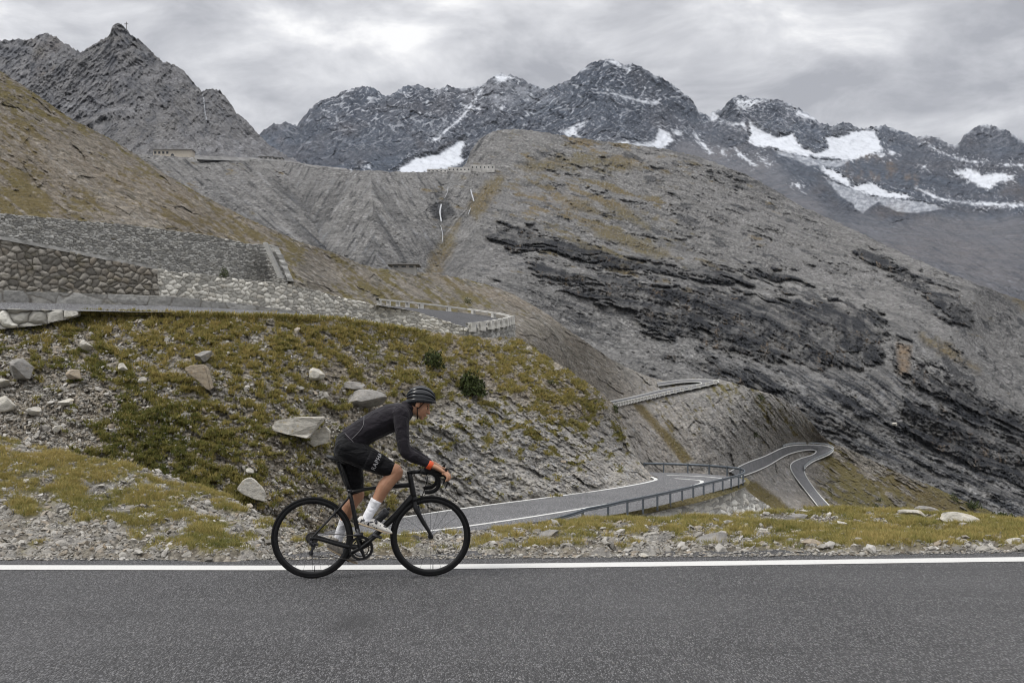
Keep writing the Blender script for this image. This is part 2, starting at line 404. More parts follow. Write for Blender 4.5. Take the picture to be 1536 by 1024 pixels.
def sculpt_far(PX, PY, P):
    X, Y, Z = P[..., 0], P[..., 1], P[..., 2]; o = 0 * PX; k = Y / FOC
    scr = sstep(-14, 14, polysd(PX, PY, SCREE_A) + 14 * fbm(PX/30, PY/30, o, 3))
    wx = 14 * fbm(PX/60, PY/60, o, 3)
    # ribs and gullies run down and outwards from the summits
    rib = 0.5 * ridged((PX + 0.55 * PY + wx) / 46, (PY - 0.5 * PX) / 120, o + 1, 6, 0.6) + 0.5 * ridged((PX - 0.6 * PY + wx) / 38, (PY + 0.5 * PX) / 110, o + 4, 6, 0.6)
    side = sstep(-.2, .2, fbm(PX/55, PY/45, o + 31, 3))
    gr = side * grain(PX, PY, 0.62, 26, 7, 3) + (1 - side) * grain(PX, PY, -0.62, 26, 7, 8)
    gr2 = side * grain(PX, PY, 0.5, 8, 2.6, 5, 3) + (1 - side) * grain(PX, PY, -0.5, 8, 2.6, 9, 3)
    cr = crag(PX + 0.4 * PY, PY - 0.25 * PX, (18, 7, 3.4), 3, 1.0, 0.75, 0.9)
    d = -k * (40 * rib * (1 - .85 * scr) + (0.5 * cr + 11 * gr + 3.2 * gr2) * (1 - 0.45 * scr))
    gull = ridged((PX + 1.1 * PY) / 24, (PY - PX) / 300, o, 4) + 0.4 * fbm(PX/4, PY/4, o, 3)
    d -= k * 5.0 * gull * scr
    ice = o; sn = o
    for q in SNOW:
        e = polysd(PX, PY, q); sn = np.maximum(sn, np.maximum(sstep(-1.5, 3.5, e + 7.5 * fbm((PX + .5 * PY)/10, (PY - .4 * PX)/4.5, o, 5, 0.7)), 0.7 * sstep(-16, 0, e) * sstep(.12, .3, fbm((PX + .6 * PY)/9, (PY - .5 * PX)/3, o + 77, 4, .65))))
    for q in ICE: ice = np.maximum(ice, sstep(-1.5, 1.5, polysd(PX, PY, q) + 2 * fbm(PX/5, PY/5, o, 3)))
    flat = np.maximum(sn * (polysd(PX, PY, SNOW[0]) > -3), np.maximum(sn * (polysd(PX, PY, SNOW[1]) > -3), sn * (polysd(PX, PY, SNOW[18]) > -3)))
    d = d * (1 - 0.85 * flat) * (1 - 0.75 * ice) - ice * k * 5 * ridged(PX / 8 + 0.3 * PY / 8 + wx / 14, PY / 11, o, 5, 0.65)
    P = push(P, d)
    P[..., 2] += k * 0.7 * fbm(PX/5, PY/5, o, 4, 0.6) * (1 - scr * 0.7)
    N = grid_normals(P); N *= np.sign(-N[..., 1:2] + 1e-9); up = N[..., 2]
    hi = sstep(290, 150, PY + 0.02 * PX) * (1 - 0.75 * scr) * sstep(370, 520, PX + 0.3 * (PY - 130))
    speck0 = fbm(PX/9, PY/7, o + 111, 3)
    # thin snow along ledges and in the runnels
    l1 = ridged((PX + 1.7 * PY + wx) / 34, (PY * 1.0 - 0.62 * PX + wx * .5) / 9, o + 11, 3, 0.5)
    l2 = ridged((PX - 1.5 * PY + wx) / 34, (PY * 1.0 + 0.6 * PX + wx * .5) / 10, o + 15, 3, 0.5)
    sel = sstep(-0.15, 0.25, fbm(PX/45, PY/30, o + 21, 3))
    line = sstep(0.70, 0.84, np.maximum(l1 * (0.6 + 0.45 * sel), l2 * (1.05 - 0.45 * sel)) + 0.12 * fbm(PX/4, PY/4, o, 3) + 0.12 * (up - 0.4))
    pep = sstep(0.28, 0.46, fbm(PX/3.4, PY/2.2, o + 2, 3, 0.6) + 0.25 * (up - 0.45) + 0.22 * fbm(PX/40, PY/30, o + 5, 2))
    veil = sstep(0, 40, polysd(PX, PY, [(690,150),(740,105),(790,112),(850,150),(800,165),(740,160)]) + 18) * 0.35 * sstep(-.4, .2, fbm(PX/20, PY/12, o, 3))
    crest = np.clip(1 - (PY - PY[-1:]) / 7.0, 0, 1) * sstep(500, 700, PX) * sstep(-0.15, 0.2, fbm(PX/16, PY/9, o + 3, 3)) * 0.75
    snow = np.clip(np.maximum.reduce([sn, hi * (0.7 * line * (0.5 + 0.5 * sstep(-.2, .2, speck0))), hi * 0.45 * pep, veil * hi, crest * (1 - scr)]), 0, 1)
    snow = snow * (1 - 0.22 * sstep(.0, .4, fbm((PX + PY)/14, (PY - .6 * PX)/3.5, o + 71, 4, .6)))
    snow = np.maximum(snow, ice * (0.3 + 0.4 * sstep(-0.3, 0.4, fbm(PX/7, PY/5, o, 4, .65))))
    och = sstep(0, 10, polysd(PX, PY, zo([(760,700),(830,690),(890,700),(1000,760),(1090,800),(1060,850),(860,810),(750,815),(710,750)],1024)) + 6) * sstep(-0.2, 0.4, fbm(PX/14, PY/20, o, 3))
    och = np.maximum(och, 0.4 * sstep(0.05, 0.4, fbm(PX/60, PY/60, o + 4, 3)) * sstep(150, 230, PY))
    dk = (0.2 + 0.6 * sstep(-0.2, 0.4, fbm(PX/26, PY/26, o + 6, 4)) * sstep(260, 150, PY)) * (1 - scr) * sstep(380, 470, PX)
    stf = side * streaks(PX, PY, 0.6, 11, 3, 3) + (1 - side) * streaks(PX, PY, -0.6, 11, 3, 5)
    dk = np.clip(dk + 0.7 * sstep(0.0, 0.45, stf) * (1 - 0.5 * scr), 0, 1); snow = np.maximum(snow, 0.14 * sstep(0.05, 0.45, -stf) * (1 - 0.6 * scr))
    och = np.maximum(och, .28 * scr); snow = np.maximum(snow, .10 * scr)
    dk = np.where(scr > .5, dk * 0.35 + 0.55 * sstep(0, .35, streaks(PX, PY, 0.55, 60, 5, 9)) + .35 * sstep(.05, .35, fbm((PX + PY)/40, (PY - .5 * PX)/16, o + 97, 4, .6)), dk)
    return P, np.stack([o, snow, dk * (1 - sn), och * 0.6], -1)
far, *_ = loft('snow_mountains', 250, 1720, 1.4, 1.4, A_top, A_bot, A_dep, sculpt_far, M_far, (0.03, 0.8, 6), 4.5, 0.07)

# ---- grey crest behind and the pyramid with the cross
def sculpt_peak(kk):
    def f(PX, PY, P):
        o = 0 * PX; k = P[..., 1] / FOC; wx = 12 * fbm(PX/50, PY/50, o + kk, 3)
        scr = sstep(150, 245, PY + 0.12 * (PX - 250) + 26 * fbm(PX/25, PY/25, o, 3))
        rib = ridged((PX + 0.9 * PY + wx) / 42, (PY - 0.8 * PX) / 110, o + 1 + kk, 6, 0.58) * 0.6 + 0.4 * ridged((PX - 0.7 * PY + wx) / 34, (PY + 0.7 * PX) / 90, o + 4, 6, 0.6)
        side = sstep(-.2, .2, fbm(PX/45, PY/40, o + 31, 3) + 0.25 * (1 - 2 * sstep(120, 260, PX)))
        gr = side * grain(PX, PY, -0.75, 22, 6.5, 3) + (1 - side) * grain(PX, PY, 0.8, 22, 6.5, 8)
        gr2 = side * grain(PX, PY, -0.6, 7, 2.4, 5, 3) + (1 - side) * grain(PX, PY, 0.7, 7, 2.4, 9, 3)
        cr = crag(PX + 0.5 * PY, PY - 0.5 * PX, (14, 6, 3), 7 + kk, 0.8, 1.0, 0.9)
        d = -k * (44 * rib + 0.6 * cr + 16 * gr + 4.5 * gr2) * (1 - 0.45 * scr)
        P = push(P, d); P[..., 2] += k * 0.5 * fbm(PX/4, PY/4, o, 4, 0.6)
        N = grid_normals(P); N *= np.sign(-N[..., 1:2] + 1e-9)
        dk = np.clip(sstep(-0.15, 0.45, fbm(PX/30, PY/30, o + 2, 4, 0.6) + 0.35 * (0.5 - rib)) * (1 - scr * 0.8) + 0.35 * sstep(.1, .4, fbm(PX/3.2, PY/2.6, o + 17, 3, .6)), 0, 1) * 0.85
        sn = sstep(1.6, 0.4, linesd(PX, PY, [(303,137),(306,150),(307,166),(310,182)]) + 1.6 * np.abs(fbm(PX/3, PY/5, o, 2))) * 0.5 if kk == 0 else o
        stf = side * streaks(PX, PY, -0.75, 12, 3, 3) + (1 - side) * streaks(PX, PY, 0.8, 12, 3, 5)
        dk = np.clip(dk * 0.8 + 0.65 * sstep(0.0, 0.45, stf), 0, 1); sn = np.maximum(sn, 0.14 * sstep(0.05, 0.45, -stf))
        g = sstep(0.1, 0.5, fbm(PX/40, PY/40, o + kk, 4)) * 0.3
        pale = 0.12 * scr * sstep(-.1, .4, fbm(PX/14, PY/9, o + 7, 4, .6))
        return P, np.stack([g * (kk > 0), np.maximum(sn, pale), dk, sstep(0.0, 0.5, fbm(PX/50, PY/50, o + 3, 3)) * 0.35 * (kk > 0)], -1)
    return f
loft('rock_crest', -160, 260, 1.4, 1.4, [(-160,90),(-60,70),(0,63),(10,61),(20,60),(40,61),(50,58),(58,53),(70,49),(85,55),(95,64),(110,72),(122,78),(160,95),(260,150)],
     [(-160,300),(260,300)], tps([(-160,90,2300),(70,50,2500),(260,150,2300),(-160,300,1700),(60,220,1800),(260,300,1700)]), sculpt_peak(1), M_peak, (0.03, 0.8, 5), 4.0, 0.1)
C_top = [(-160,200),(0,150),(60,115),(110,86),(120,79),(150,61),(165,53),(167,44),(170,37),(174,34),(180,36),(186,41),(195,50),(207,58),(225,75),(236,85),(243,93),(262,97),(272,104),(280,112),(290,122),(297,131),(303,138),(308,135),(315,134),(324,135),(330,138),(338,146),(345,156),(355,170),(370,182),(385,199),(400,214),(412,222),(430,233),(470,252),(520,275)]
loft('rock_pyramid', -160, 520, 1.3, 1.3, C_top, [(-160,330),(520,330)], tps([(-160,200,1350),(176,34,1750),(243,93,1650),(320,134,1500),(430,233,1350),(520,275,1250),(-160,330,1100),(100,220,1250),(250,245,1150),(400,260,1150),(520,330,1100)]), sculpt_peak(0), M_peak, (0.03, 1.0, 6), 4.5, 0.1)

# ---- the great grey mountainside with its cliff bands
B_top = [(120,226),(235,233),(260,235),(300,236),(380,239),(430,243),(470,250),(520,255),(580,257),(640,258),(690,253),(700,244),(706,226),(720,208),(735,199),(750,195),(780,194),(800,196),(830,201),(870,207),(920,214),(960,218),(1000,224),(1040,233),(1080,246),(1120,262),(1160,284),(1200,308),(1250,330),(1300,354),(1350,378),(1400,400),(1460,424),(1536,452),(1720,510)]
B_bot = [(120,470),(500,470),(700,520),(900,640),(1050,640),(1200,760),(1350,820),(1720,900)]
B_dep = tps([(120,228,1000),(230,235,1000),(430,242,1020),(560,256,1000),(640,258,1060),(692,252,1100),(750,195,1300),(900,210,1370),(1050,235,1370),(1200,310,1300),(1330,370,1230),(1536,460,1150),(1720,520,1100),(480,360,720),(560,400,660),(660,320,860),(660,430,660),(740,350,850),(900,400,830),(1000,500,720),(1100,560,690),(1300,500,780),(1460,440,960),(1536,600,780),(1300,690,600),(1450,745,580),(1536,800,560),(1100,640,580),(900,520,660),(770,440,650),(1720,880,540),(120,460,640),(300,400,680),(900,640,520),(1200,760,540)])
CLIFF = [[(732,350),(762,336),(792,341),(860,362),(930,383),(1000,397),(1100,402),(1180,409),(1215,420),(1170,424),(1090,420),(1000,418),(930,404),(860,385),(800,372),(768,380),(742,366)],
         [(786,392),(815,388),(868,408),(892,432),(912,452),(900,458),(860,440),(815,415)],
         [(880,408),(940,415),(1000,424),(1060,436),(1090,452),(1080,478),(1060,500),(1010,508),(968,500),(945,468),(905,440)],
         [(1060,432),(1120,438),(1200,446),(1290,458),(1318,470),(1328,500),(1322,540),(1290,552),(1230,548),(1160,541),(1090,530),(1050,516),(1075,480)],
         [(1340,508),(1366,512),(1372,552),(1352,566),(1340,545)],
         [(1385,432),(1440,440),(1462,468),(1455,488),(1400,468)], [(1290,368),(1340,388),(1395,425),(1400,440),(1370,430),(1320,405),(1285,385)],
         [(1340,520),(1400,560),(1480,600),(1536,630),(1720,700),(1720,720),(1536,650),(1440,610),(1370,575)],
         [(1360,600),(1440,625),(1536,665),(1720,740),(1720,790),(1536,730),(1440,690),(1350,640)],
         [(985,525),(1060,540),(1140,560),(1180,580),(1150,582),(1080,562),(1010,545)],[(1080,575),(1150,592),(1230,622),(1290,640),(1280,652),(1210,632),(1120,602)]]
BAND = [(980,520),(1100,535),(1200,552),(1360,560),(1536,620),(1720,700),(1720,900),(1500,780),(1400,740),(1250,665),(1180,600),(1060,570)]
GRASS_B = [[(770,248),(840,236),(900,236),(975,243),(960,252),(880,250),(800,258)],[(880,335),(930,345),(975,365),(1005,382),(985,386),(940,372),(900,356)],[(700,312),(720,285),(745,262),(760,266),(735,300),(715,330)],[(840,295),(880,300),(900,320),(860,318)],[(920,300),(960,330),(975,345),(930,325)],[(1480,420),(1536,445),(1600,470),(1600,490),(1536,465)],[(640,410),(650,380),(670,350),(690,330),(680,370),(660,410)],[(1380,500),(1420,520),(1470,555),(1440,545),(1390,520)]]
FALLS = [[(662,305),(660,318),(663,335),(661,350),(662,375),(668,392)],[(706,282),(708,300),(704,318)],[(674,270),(671,285),(667,300)]]
def sculpt_mid(PX, PY, P):
    X, Y, Z = P[..., 0], P[..., 1], P[..., 2]; o = 0 * PX; k = Y / FOC
    w1 = fbm(PX/120, PY/120, o, 4); w2 = fbm(PX/45, PY/30, o + 7, 4); w3 = fbm(PX/16, PY/10, o + 9, 4, 0.6)
    cl = np.full(PX.shape, -1e9)
    for q in CLIFF: cl = np.maximum(cl, polysd(PX, PY, q))
    cl_raw = cl
    blk = facets((PX + 4 * w3) / 9, PY / 15 + 0.5 * w3, 71, 0.12); blk2 = facets((PX + 9 * w2) / 30, PY / 24 + 0.4 * w2, 77, 0.15)
    bd = sstep(-14, 20, polysd(PX, PY, BAND) + 12 * w2)
    dip = 0.16 + 0.16 * sstep(420, 640, PY) + 0.1 * sstep(900, 1400, PX)
    S = PY - dip * (PX - 900)                                  # across the strata
    right = sstep(680, 820, PX + 0.4 * (PY - 250)); left = 1 - right
    fing = fbm((PX + 12 * w1) / 60, (S + 10 * w2) / 7, o + 91, 5, 0.62)
    cl = sstep(-2.5, 2.5, cl_raw + 30 * fing + 6 * w3 - 1)
    def saw(t, up=0.7):
        f = t - np.floor(t); return np.where(f < up, f / up, (1 - f) / (1 - up))
    # broken outcrops that follow the strata
    oc = fbm((PX + 14 * w2) / 62, (S + 10 * w2) / 15, o + 3, 5, 0.6)
    zone = field(PX, PY, [(780,220,.0),(900,240,.05),(1050,260,.15),(820,300,.1),(880,275,.2),(1000,330,.1),(1100,330,.2),(1200,380,.15),(1300,380,.2),(1400,470,.1),(1500,520,.15),(1250,420,.15),(760,330,.15),(700,400,-.15),(900,480,-.3),(1000,560,.05),(1000,480,-.2),(1100,600,.25),(1200,600,.25),(1300,620,.25),(1450,560,.25),(1500,650,.35),(1350,700,.2),(1300,650,.05),(1536,740,.3),(1536,480,-.1),(1480,440,-.2)])
    out = sstep(0.05, 0.4, oc + 0.6 * zone - 0.02) * right * (1 - cl)
    fine = crag(PX + 0.3 * PY, S, (7, 3.6, 2.2), 5, 1.3, 0.8, 0.9) + 3.0 * grain(PX, PY, 0.35, 9, 2.6, 4, 3) + 4 * grain(PX, PY, 0.45, 26, 7, 6, 4)
    med = 9 * grain(PX, S, 0.1, 46, 11, 14, 5) + 0.5 * crag(PX + 0.2 * PY, S, (26, 12), 9, 1.6, 0.6)
    d = -k * right * (0.6 * fine + out * (0.5 * fine + 0.42 * med + 5 * sstep(.1, .4, oc) + 2.2 * saw(-S / 15.0 + 1.6 * w2 + 0.9 * w3, 0.6)))
    # the cliff bands: joints, buttresses, a few long ledges
    butt = 0.35 * crag(PX + 5 * w2 + 2 * w3, PY, (60, 26), 21, 0.6, 2.0, 0.9) + 7 * grain(PX, PY, 1.5, 40, 9, 2, 5) + 8 * grain(PX, S, 0.05, 40, 8, 7, 5)
    led = saw(-(S + 16 * w1 + 7 * w2) / 34.0, 0.72) * 22 + saw(-(S + 9 * w2 + 4 * w3) / 13.0, 0.65) * 3.0
    d -= cl * k * (-15 + 9 * blk + 15 * blk2 + 0.4 * butt + 1.15 * led + 9 * ridged((PX + 6 * w2) / 26, PY / 120, o + 1, 5, 0.6) + 0.6 * fine)
    d -= bd * (1 - cl) * k * saw(-(S + 14 * w1 + 6 * w2) / 24.0, 0.68) * 8
    big = ridged((X - 0.4 * Z) / 260, Y / 500, Z / 200, 4)
    d -= 45 * big * right
    # scree fans and gullies below the pass
    q = PY - 255; g1 = 428 + 0.52 * q; rg = 556 + 0.06 * q; g2 = 664 + 0 * q
    fx = np.where(PX < g1, PX - 1.15 * q, np.where(PX < rg, PX + 0.62 * q + 37, np.where(PX < g2, PX - 0.62 * q + 11, PX + 0.75 * q + 90))) + 9 * w1 + 3 * w2
    vs = np.where(PX < g1, np.clip(1 - (g1 - PX) / 190, 0, 1) * 2 - 1, np.where(PX < rg, 1 - 2 * (PX - g1) / np.maximum(rg - g1, 8), np.where(PX < g2, 2 * (PX - rg) / (g2 - rg) - 1, np.clip(1 - (PX - g2) / 40, -.4, 1))))
    fan = ridged(fx / 34, PY / 260, o + 2, 5, 0.6); fan2 = ridged(fx / 9, PY / 110, o + 5, 4)
    d += left * k * 40 * vs * sstep(252, 310, PY)
    d -= left * k * (11 * fan * sstep(250, 290, PY) + 4.2 * fan2 * sstep(255, 290, PY) + 0.6 * fine + 3.0 * w3)
    d += 22 * np.exp(-((PX - 664) / 26.0) ** 2) * sstep(268, 300, PY) * (1 - sstep(400, 450, PY))
    outc = sstep(-4, 6, polysd(PX, PY, [(630,320),(645,300),(690,292),(735,280),(735,300),(700,325),(650,330)]) + 9 * w2)
    d -= outc * k * crag(PX, PY, (16, 8), 31, 0.8, 1.2)
    P = push(P, d)
    P[..., 2] += k * 0.5 * fbm(PX/3.5, PY/3.5, o, 4, 0.6)
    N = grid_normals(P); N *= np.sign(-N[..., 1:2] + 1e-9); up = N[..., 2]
    spk = fbm(PX/3.2, PY/2.4, o + 12, 3, 0.6)
    stk = sstep(-.25, .45, fbm((PX + 9 * w3) / 12, PY / 42, o + 16, 5, .65) + .3 * w2 + .35 * w3)          # dark water streaks down the faces
    phc = (S + 16 * w1 + 7 * w2) / 34.0; phc -= np.floor(phc); phb = (S + 14 * w1 + 6 * w2 + 3 * w3) / 24.0; phb -= np.floor(phb)
    ledc = sstep(.17, .12, np.abs(phc - .86)) * sstep(-.3, .3, w3 + .5 * w2); facb = sstep(.0, .06, phb) * sstep(.52, .46, phb) * sstep(-.3, .0, fbm(PX/60, S/20, o + 51, 3))
    lay = fbm((PX + 20 * w1) / 75, (S + 7 * w1 + 3 * w2) / 3.6, o + 81, 4, .6); lay2 = fbm((PX + 20 * w1) / 120, (S + 12 * w1 + 5 * w2) / 11, o + 87, 3, .55)
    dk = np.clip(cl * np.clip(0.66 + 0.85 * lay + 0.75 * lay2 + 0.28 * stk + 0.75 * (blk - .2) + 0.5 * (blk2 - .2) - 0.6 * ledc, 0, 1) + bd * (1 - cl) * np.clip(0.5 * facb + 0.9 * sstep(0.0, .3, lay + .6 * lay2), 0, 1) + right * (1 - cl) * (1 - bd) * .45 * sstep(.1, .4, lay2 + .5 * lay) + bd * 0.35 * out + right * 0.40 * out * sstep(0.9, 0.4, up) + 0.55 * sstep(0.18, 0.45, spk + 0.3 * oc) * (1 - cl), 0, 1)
    dk = np.maximum(dk, left * (0.35 * sstep(0.45, 0.2, fan) + 0.4 * sstep(.35, .1, fan2) + .25 * sstep(.5, 1, vs)) * sstep(255, 300, PY))
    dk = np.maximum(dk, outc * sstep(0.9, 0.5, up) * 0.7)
    dk = np.maximum(dk, sstep(3, -3, np.hypot((PX - 663) / 1.3, PY - 316) - 14 + 6 * w3) * .85)
    stf = streaks(PX, S + dip * (PX - 900), 0.30, 13, 3.0, 3) * 0.6 + streaks(PX, PY, 0.62, 12, 2.8, 5) * 0.5
    stl = fbm(fx / 7, PY / 26, o + 41, 4, .62)
    stm = right * stf + left * stl
    dk = np.clip(np.maximum(dk, 0.8 * sstep(0.02, 0.45, stm + 0.22 * oc * right) * (1 - cl)), 0, 1)
    patch = sstep(0.18, 0.3, fbm((PX + 10 * w2) / 50, (S + 8 * w2) / 13, o + 61, 5, 0.65)) * right * (1 - cl); dk = np.clip(np.maximum(dk, patch * (0.75 + 0.3 * spk)), 0, 1)
    pl2 = 0.16 * sstep(0.08, 0.45, -stm) * (1 - cl) + 0.1 * bd * (1 - facb) * (1 - cl) * sstep(-.1, .3, w3)
    stn = cl * sstep(0.85, 0.45, up) * sstep(0.0, 0.3, fbm((PX + 6 * w3)/9, PY/30, o + 6, 4)) * sstep(-0.2, 0.25, fbm(PX/70, PY/40, o + 8, 2))
    stn = np.clip(stn * 1.25, 0, 1); stn = np.maximum(stn, sstep(-6, 6, polysd(PX, PY, [(1346,515),(1366,520),(1362,560),(1348,560)]) + 3 * w3) * 0.9)
    g = o
    for q in GRASS_B: g = np.maximum(g, sstep(-7, 7, polysd(PX, PY, q) + 9 * w2 + 8 * w3))
    zg = field(PX, PY, [(780,220,.4),(900,235,.65),(1000,300,.42),(820,300,.6),(900,340,.65),(960,380,.55),(1100,330,.3),(1250,400,.1),(1500,450,.3),(700,300,.45),(400,255,.3),(330,250,.35),(450,330,.12),(560,320,.1),(1200,500,.05),(1500,600,.15),(1350,580,.15),(1000,600,.02),(900,480,.02),(660,440,.25),(740,400,.15),(1300,700,.02)])
    patt = fbm((PX + 0.6 * PY) / 60, (PY - 0.3 * PX) / 12, o + 4, 4, 0.6)
    g = np.maximum(g, sstep(0.56, 0.78, zg + patt * 0.9 + 0.35 * w3)) * (0.5 + 0.5 * sstep(0.25, 0.6, up)) * (1 - 0.8 * dk) * (0.6 + 0.4 * sstep(-.3, .2, spk))
    pale = pl2 + 0.10 * sstep(0.2, 0.42, -spk) * (1 - cl) + 0.08 * left * sstep(0.2, 0.5, fbm(fx/9, PY/80, o, 4))
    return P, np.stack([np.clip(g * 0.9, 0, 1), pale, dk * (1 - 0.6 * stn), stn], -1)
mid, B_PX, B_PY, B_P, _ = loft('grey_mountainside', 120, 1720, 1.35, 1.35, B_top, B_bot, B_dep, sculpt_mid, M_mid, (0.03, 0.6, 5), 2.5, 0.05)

# ---- grassy shoulder on the left and the spur that carries the lower hairpins
D_top = [(-160,10),(0,107),(30,126),(60,146),(85,163),(110,180),(135,192),(160,205),(185,220),(200,229),(220,243),(240,256),(260,268),(280,280),(310,296),(340,312),(370,327),(400,341),(425,352),(450,363),(475,371),(500,379),(520,387),(545,397),(570,403),(600,405),(640,409),(670,413),(700,419),(740,430),(770,441),(795,455),(820,470),(840,485),(860,500),(890,521),(920,540),(940,551),(960,560),(985,568),(1000,571),(1040,567),(1080,569),(1100,574),(1130,583),(1160,592),(1185,604),(1200,615),(1215,632),(1232,652),(1250,665),(1270,672),(1290,681),(1340,705),(1370,718),(1400,730),(1450,752),(1500,772),(1520,780),(1536,787),(1720,880)]
D_bot = [(-160,520),(440,520),(560,520),(700,540),(780,560),(860,630),(920,680),(960,760),(1000,830),(1400,840),(1720,960)]
D_dep = tps([(-160,20,170),(0,107,160),(-160,320,102),(0,320,104),(200,229,168),(240,345,114),(430,355,172),(430,430,128),(340,312,172),(560,403,215),(640,409,245),(560,455,145),(770,441,268),(770,505,150),(700,440,235),(920,540,310),(920,606,270),(1000,571,332),(1080,569,336),(1085,712,292),(960,700,255),(1000,640,292),(1100,640,312),(1150,692,342),(1160,592,345),(1200,640,366),(1215,668,400),(1248,674,396),(1200,700,372),(1195,720,352),(1240,762,330),(1110,765,282),(1300,690,412),(1300,785,345),(1400,735,432),(1400,790,395),(1536,787,460),(1536,840,430),(1720,880,480),(1000,820,240),(440,520,112),(-160,520,84),(700,540,130),(860,600,215),(1720,950,420)])
GD = [(0,108,.75),(60,170,.7),(30,230,.55),(20,290,.9),(150,300,.8),(110,240,.3),(200,250,.6),(260,300,.55),(170,310,.35),(340,330,.7),(430,370,.6),(420,400,.8),(470,410,.35),(560,400,.6),(560,440,.75),(640,420,.35),(700,440,.75),(760,460,.45),(640,440,.8),(830,500,.3),(900,560,.25),(1000,575,.6),(860,520,.25),(1040,600,.55),(1070,580,.7),(990,640,.55),(960,650,.2),(1080,640,.3),(1120,610,.55),(1160,620,.6),(1160,660,.4),(1200,640,.5),(1020,690,.1),(1100,690,.1),(1110,725,.4),(1180,730,.12),(1160,760,.15),(1260,720,.75),(1290,740,.85),(1300,700,.45),(1340,720,.75),(1400,750,.85),(1440,770,.85),(1500,785,.8)]
STREAK_D = [[(45,205),(70,222),(110,252),(150,285),(200,315),(250,335),(240,342),(180,318),(120,275),(70,235)],[(925,612),(960,620),(975,660),(985,710),(960,712),(945,660)],[(760,520),(830,545),(890,585),(915,600),(880,600),(820,560)]]
BAND_D = [[(945,604),(965,606),(1010,655),(1040,690),(1025,695),(985,650)],[(1112,717),(1135,722),(1170,748),(1192,768),(1150,768),(1125,742)],[(1215,670),(1235,672),(1270,700),(1300,730),(1290,740),(1250,705)]]
def sculpt_hill(PX, PY, P):
    X, Y, Z = P[..., 0], P[..., 1], P[..., 2]
    # everything here runs down to the right: texture follows the fall line
    a = field(PX, PY, [(0,200,.62),(300,320,.62),(560,420,.5),(760,470,.55),(900,540,.6),(1000,640,1.0),(1150,660,.95),(1300,720,.55),(1450,770,.5)])
    w2 = fbm(PX/40, PY/40, 0*PX + 2, 4)
    gx = field(PX, PY, GD)
    def flow(fn):
        s = 0
        for th, wt in ((0.58, sstep(0.82, 0.7, a)), (0.92, sstep(0.7, 0.82, a))):
            s = s + wt * fn(PX * math.cos(th) + PY * math.sin(th), -PX * math.sin(th) + PY * math.cos(th))
        return s
    n1 = flow(lambda u, v: fbm(u/60, (v + 6 * w2)/9, 0*PX, 5, 0.6)); n2 = fbm(PX/9, PY/6, 0*PX + 4, 4, 0.6)
    g = sstep(0.46, 0.68, gx * 0.84 + 0.7 * n1 + 0.34 * n2)
    sk = 0 * X
    for q in STREAK_D: sk = np.maximum(sk, sstep(-6, 5, polysd(PX, PY, q) + 7 * n1 + 3 * n2))
    g *= 1 - sk
    bb = 0 * X
    for q in BAND_D: bb = np.maximum(bb, sstep(-3, 4, polysd(PX, PY, q) + 5 * n1 + 3 * n2))
    g = np.maximum(g, bb)
    roadc = np.full(PX.shape, 1e9)
    for q in (ROAD_FAR, ROAD_UP): roadc = np.minimum(roadc, linesd(PX, PY, q))
    calm = sstep(4, 16, roadc); o = 0 * PX
    k = Y / FOC
    rr = flow(lambda u, v: crag(u, v + 4 * w2, (26, 10, 5, 2.8), 17, 1.5, 0.7))
    rib = flow(lambda u, v: ridged(u/120, (v + 5 * w2)/16, o + 3, 5, 0.6))
    rocky = sstep(880, 980, PX) * sstep(1240, 1180, PX)
    ln = flow(lambda u, v: grain(u, v + 3 * w2, 0.0, 34, 4.5, 21, 4))
    d = -k * (5.5 * ln * (1 - 0.3 * g) + (0.42 - 0.08 * rocky) * rr * (1 - 0.55 * g) + (5 + 2 * rocky) * rib * (1 - 0.3 * g) + 3 * g * n2 + 10 * fbm(PX/70, PY/50, o + 9, 3)) * (0.2 + 0.8 * calm)
    outc = sstep(-5, 5, polysd(PX, PY, [(500,372),(540,372),(548,400),(520,408),(498,395)]) + 5 * n2) + sstep(-5, 6, polysd(PX, PY, [(545,410),(590,400),(600,440),(560,450),(530,430)]) + 6 * n2)
    d -= outc * k * crag(PX, PY, (18, 8, 4), 3)
    P = push(P, d); P[..., 2] += 0.7 * k * fbm(PX/3.5, PY/3.5, o, 3, 0.6) * calm
    N = grid_normals(P); N *= np.sign(-N[..., 1:2] + 1e-9)
    spk = fbm(PX/3.4, PY/2.4, o + 12, 3, 0.6)
    dk = np.clip(sstep(0.12, 0.4, spk + 0.25 * n2) * 0.65 * (1 - 0.4 * g) + 0.5 * np.clip(outc, 0, 1) * sstep(0.0, 0.5, n2 + .2), 0, 1) * calm
    st = sstep(-0.1, 0.5, fbm(PX/60, PY/40, o + 6, 4) + 0.5 * (560 - PY) / 300 - 0.1) * 0.5 * (1 - sk) * sstep(1000, 850, PX)
    g = g * (1 - 0.5 * sstep(0.2, 0.45, -spk))
    lin = flow(lambda u, v: grain(u, v + 3 * w2, 0.0, 34, 4.5, 21, 4)); lin2 = flow(lambda u, v: fbm(u / 38, (v + 4 * w2) / 5, o + 33, 5, .66)); lin3 = flow(lambda u, v: fbm(u / 11, v / 2.8, o + 43, 4, .66))
    dk = np.clip(dk * 0.7 + (0.6 * sstep(0.0, 0.4, lin2) + 0.55 * sstep(0.02, 0.4, lin3)) * (1 - 0.35 * g) * calm * (1 - 0.5 * rocky), 0, 1); palel = 0.2 * sstep(0.08, 0.4, -lin3) * (1 - 0.7 * g) + 0.14 * rocky * (1 - g)
    return P, np.stack([g * 0.92, 0.14 * sk * sstep(0.0, 0.5, n2) + palel, dk, st * 0.8], -1)
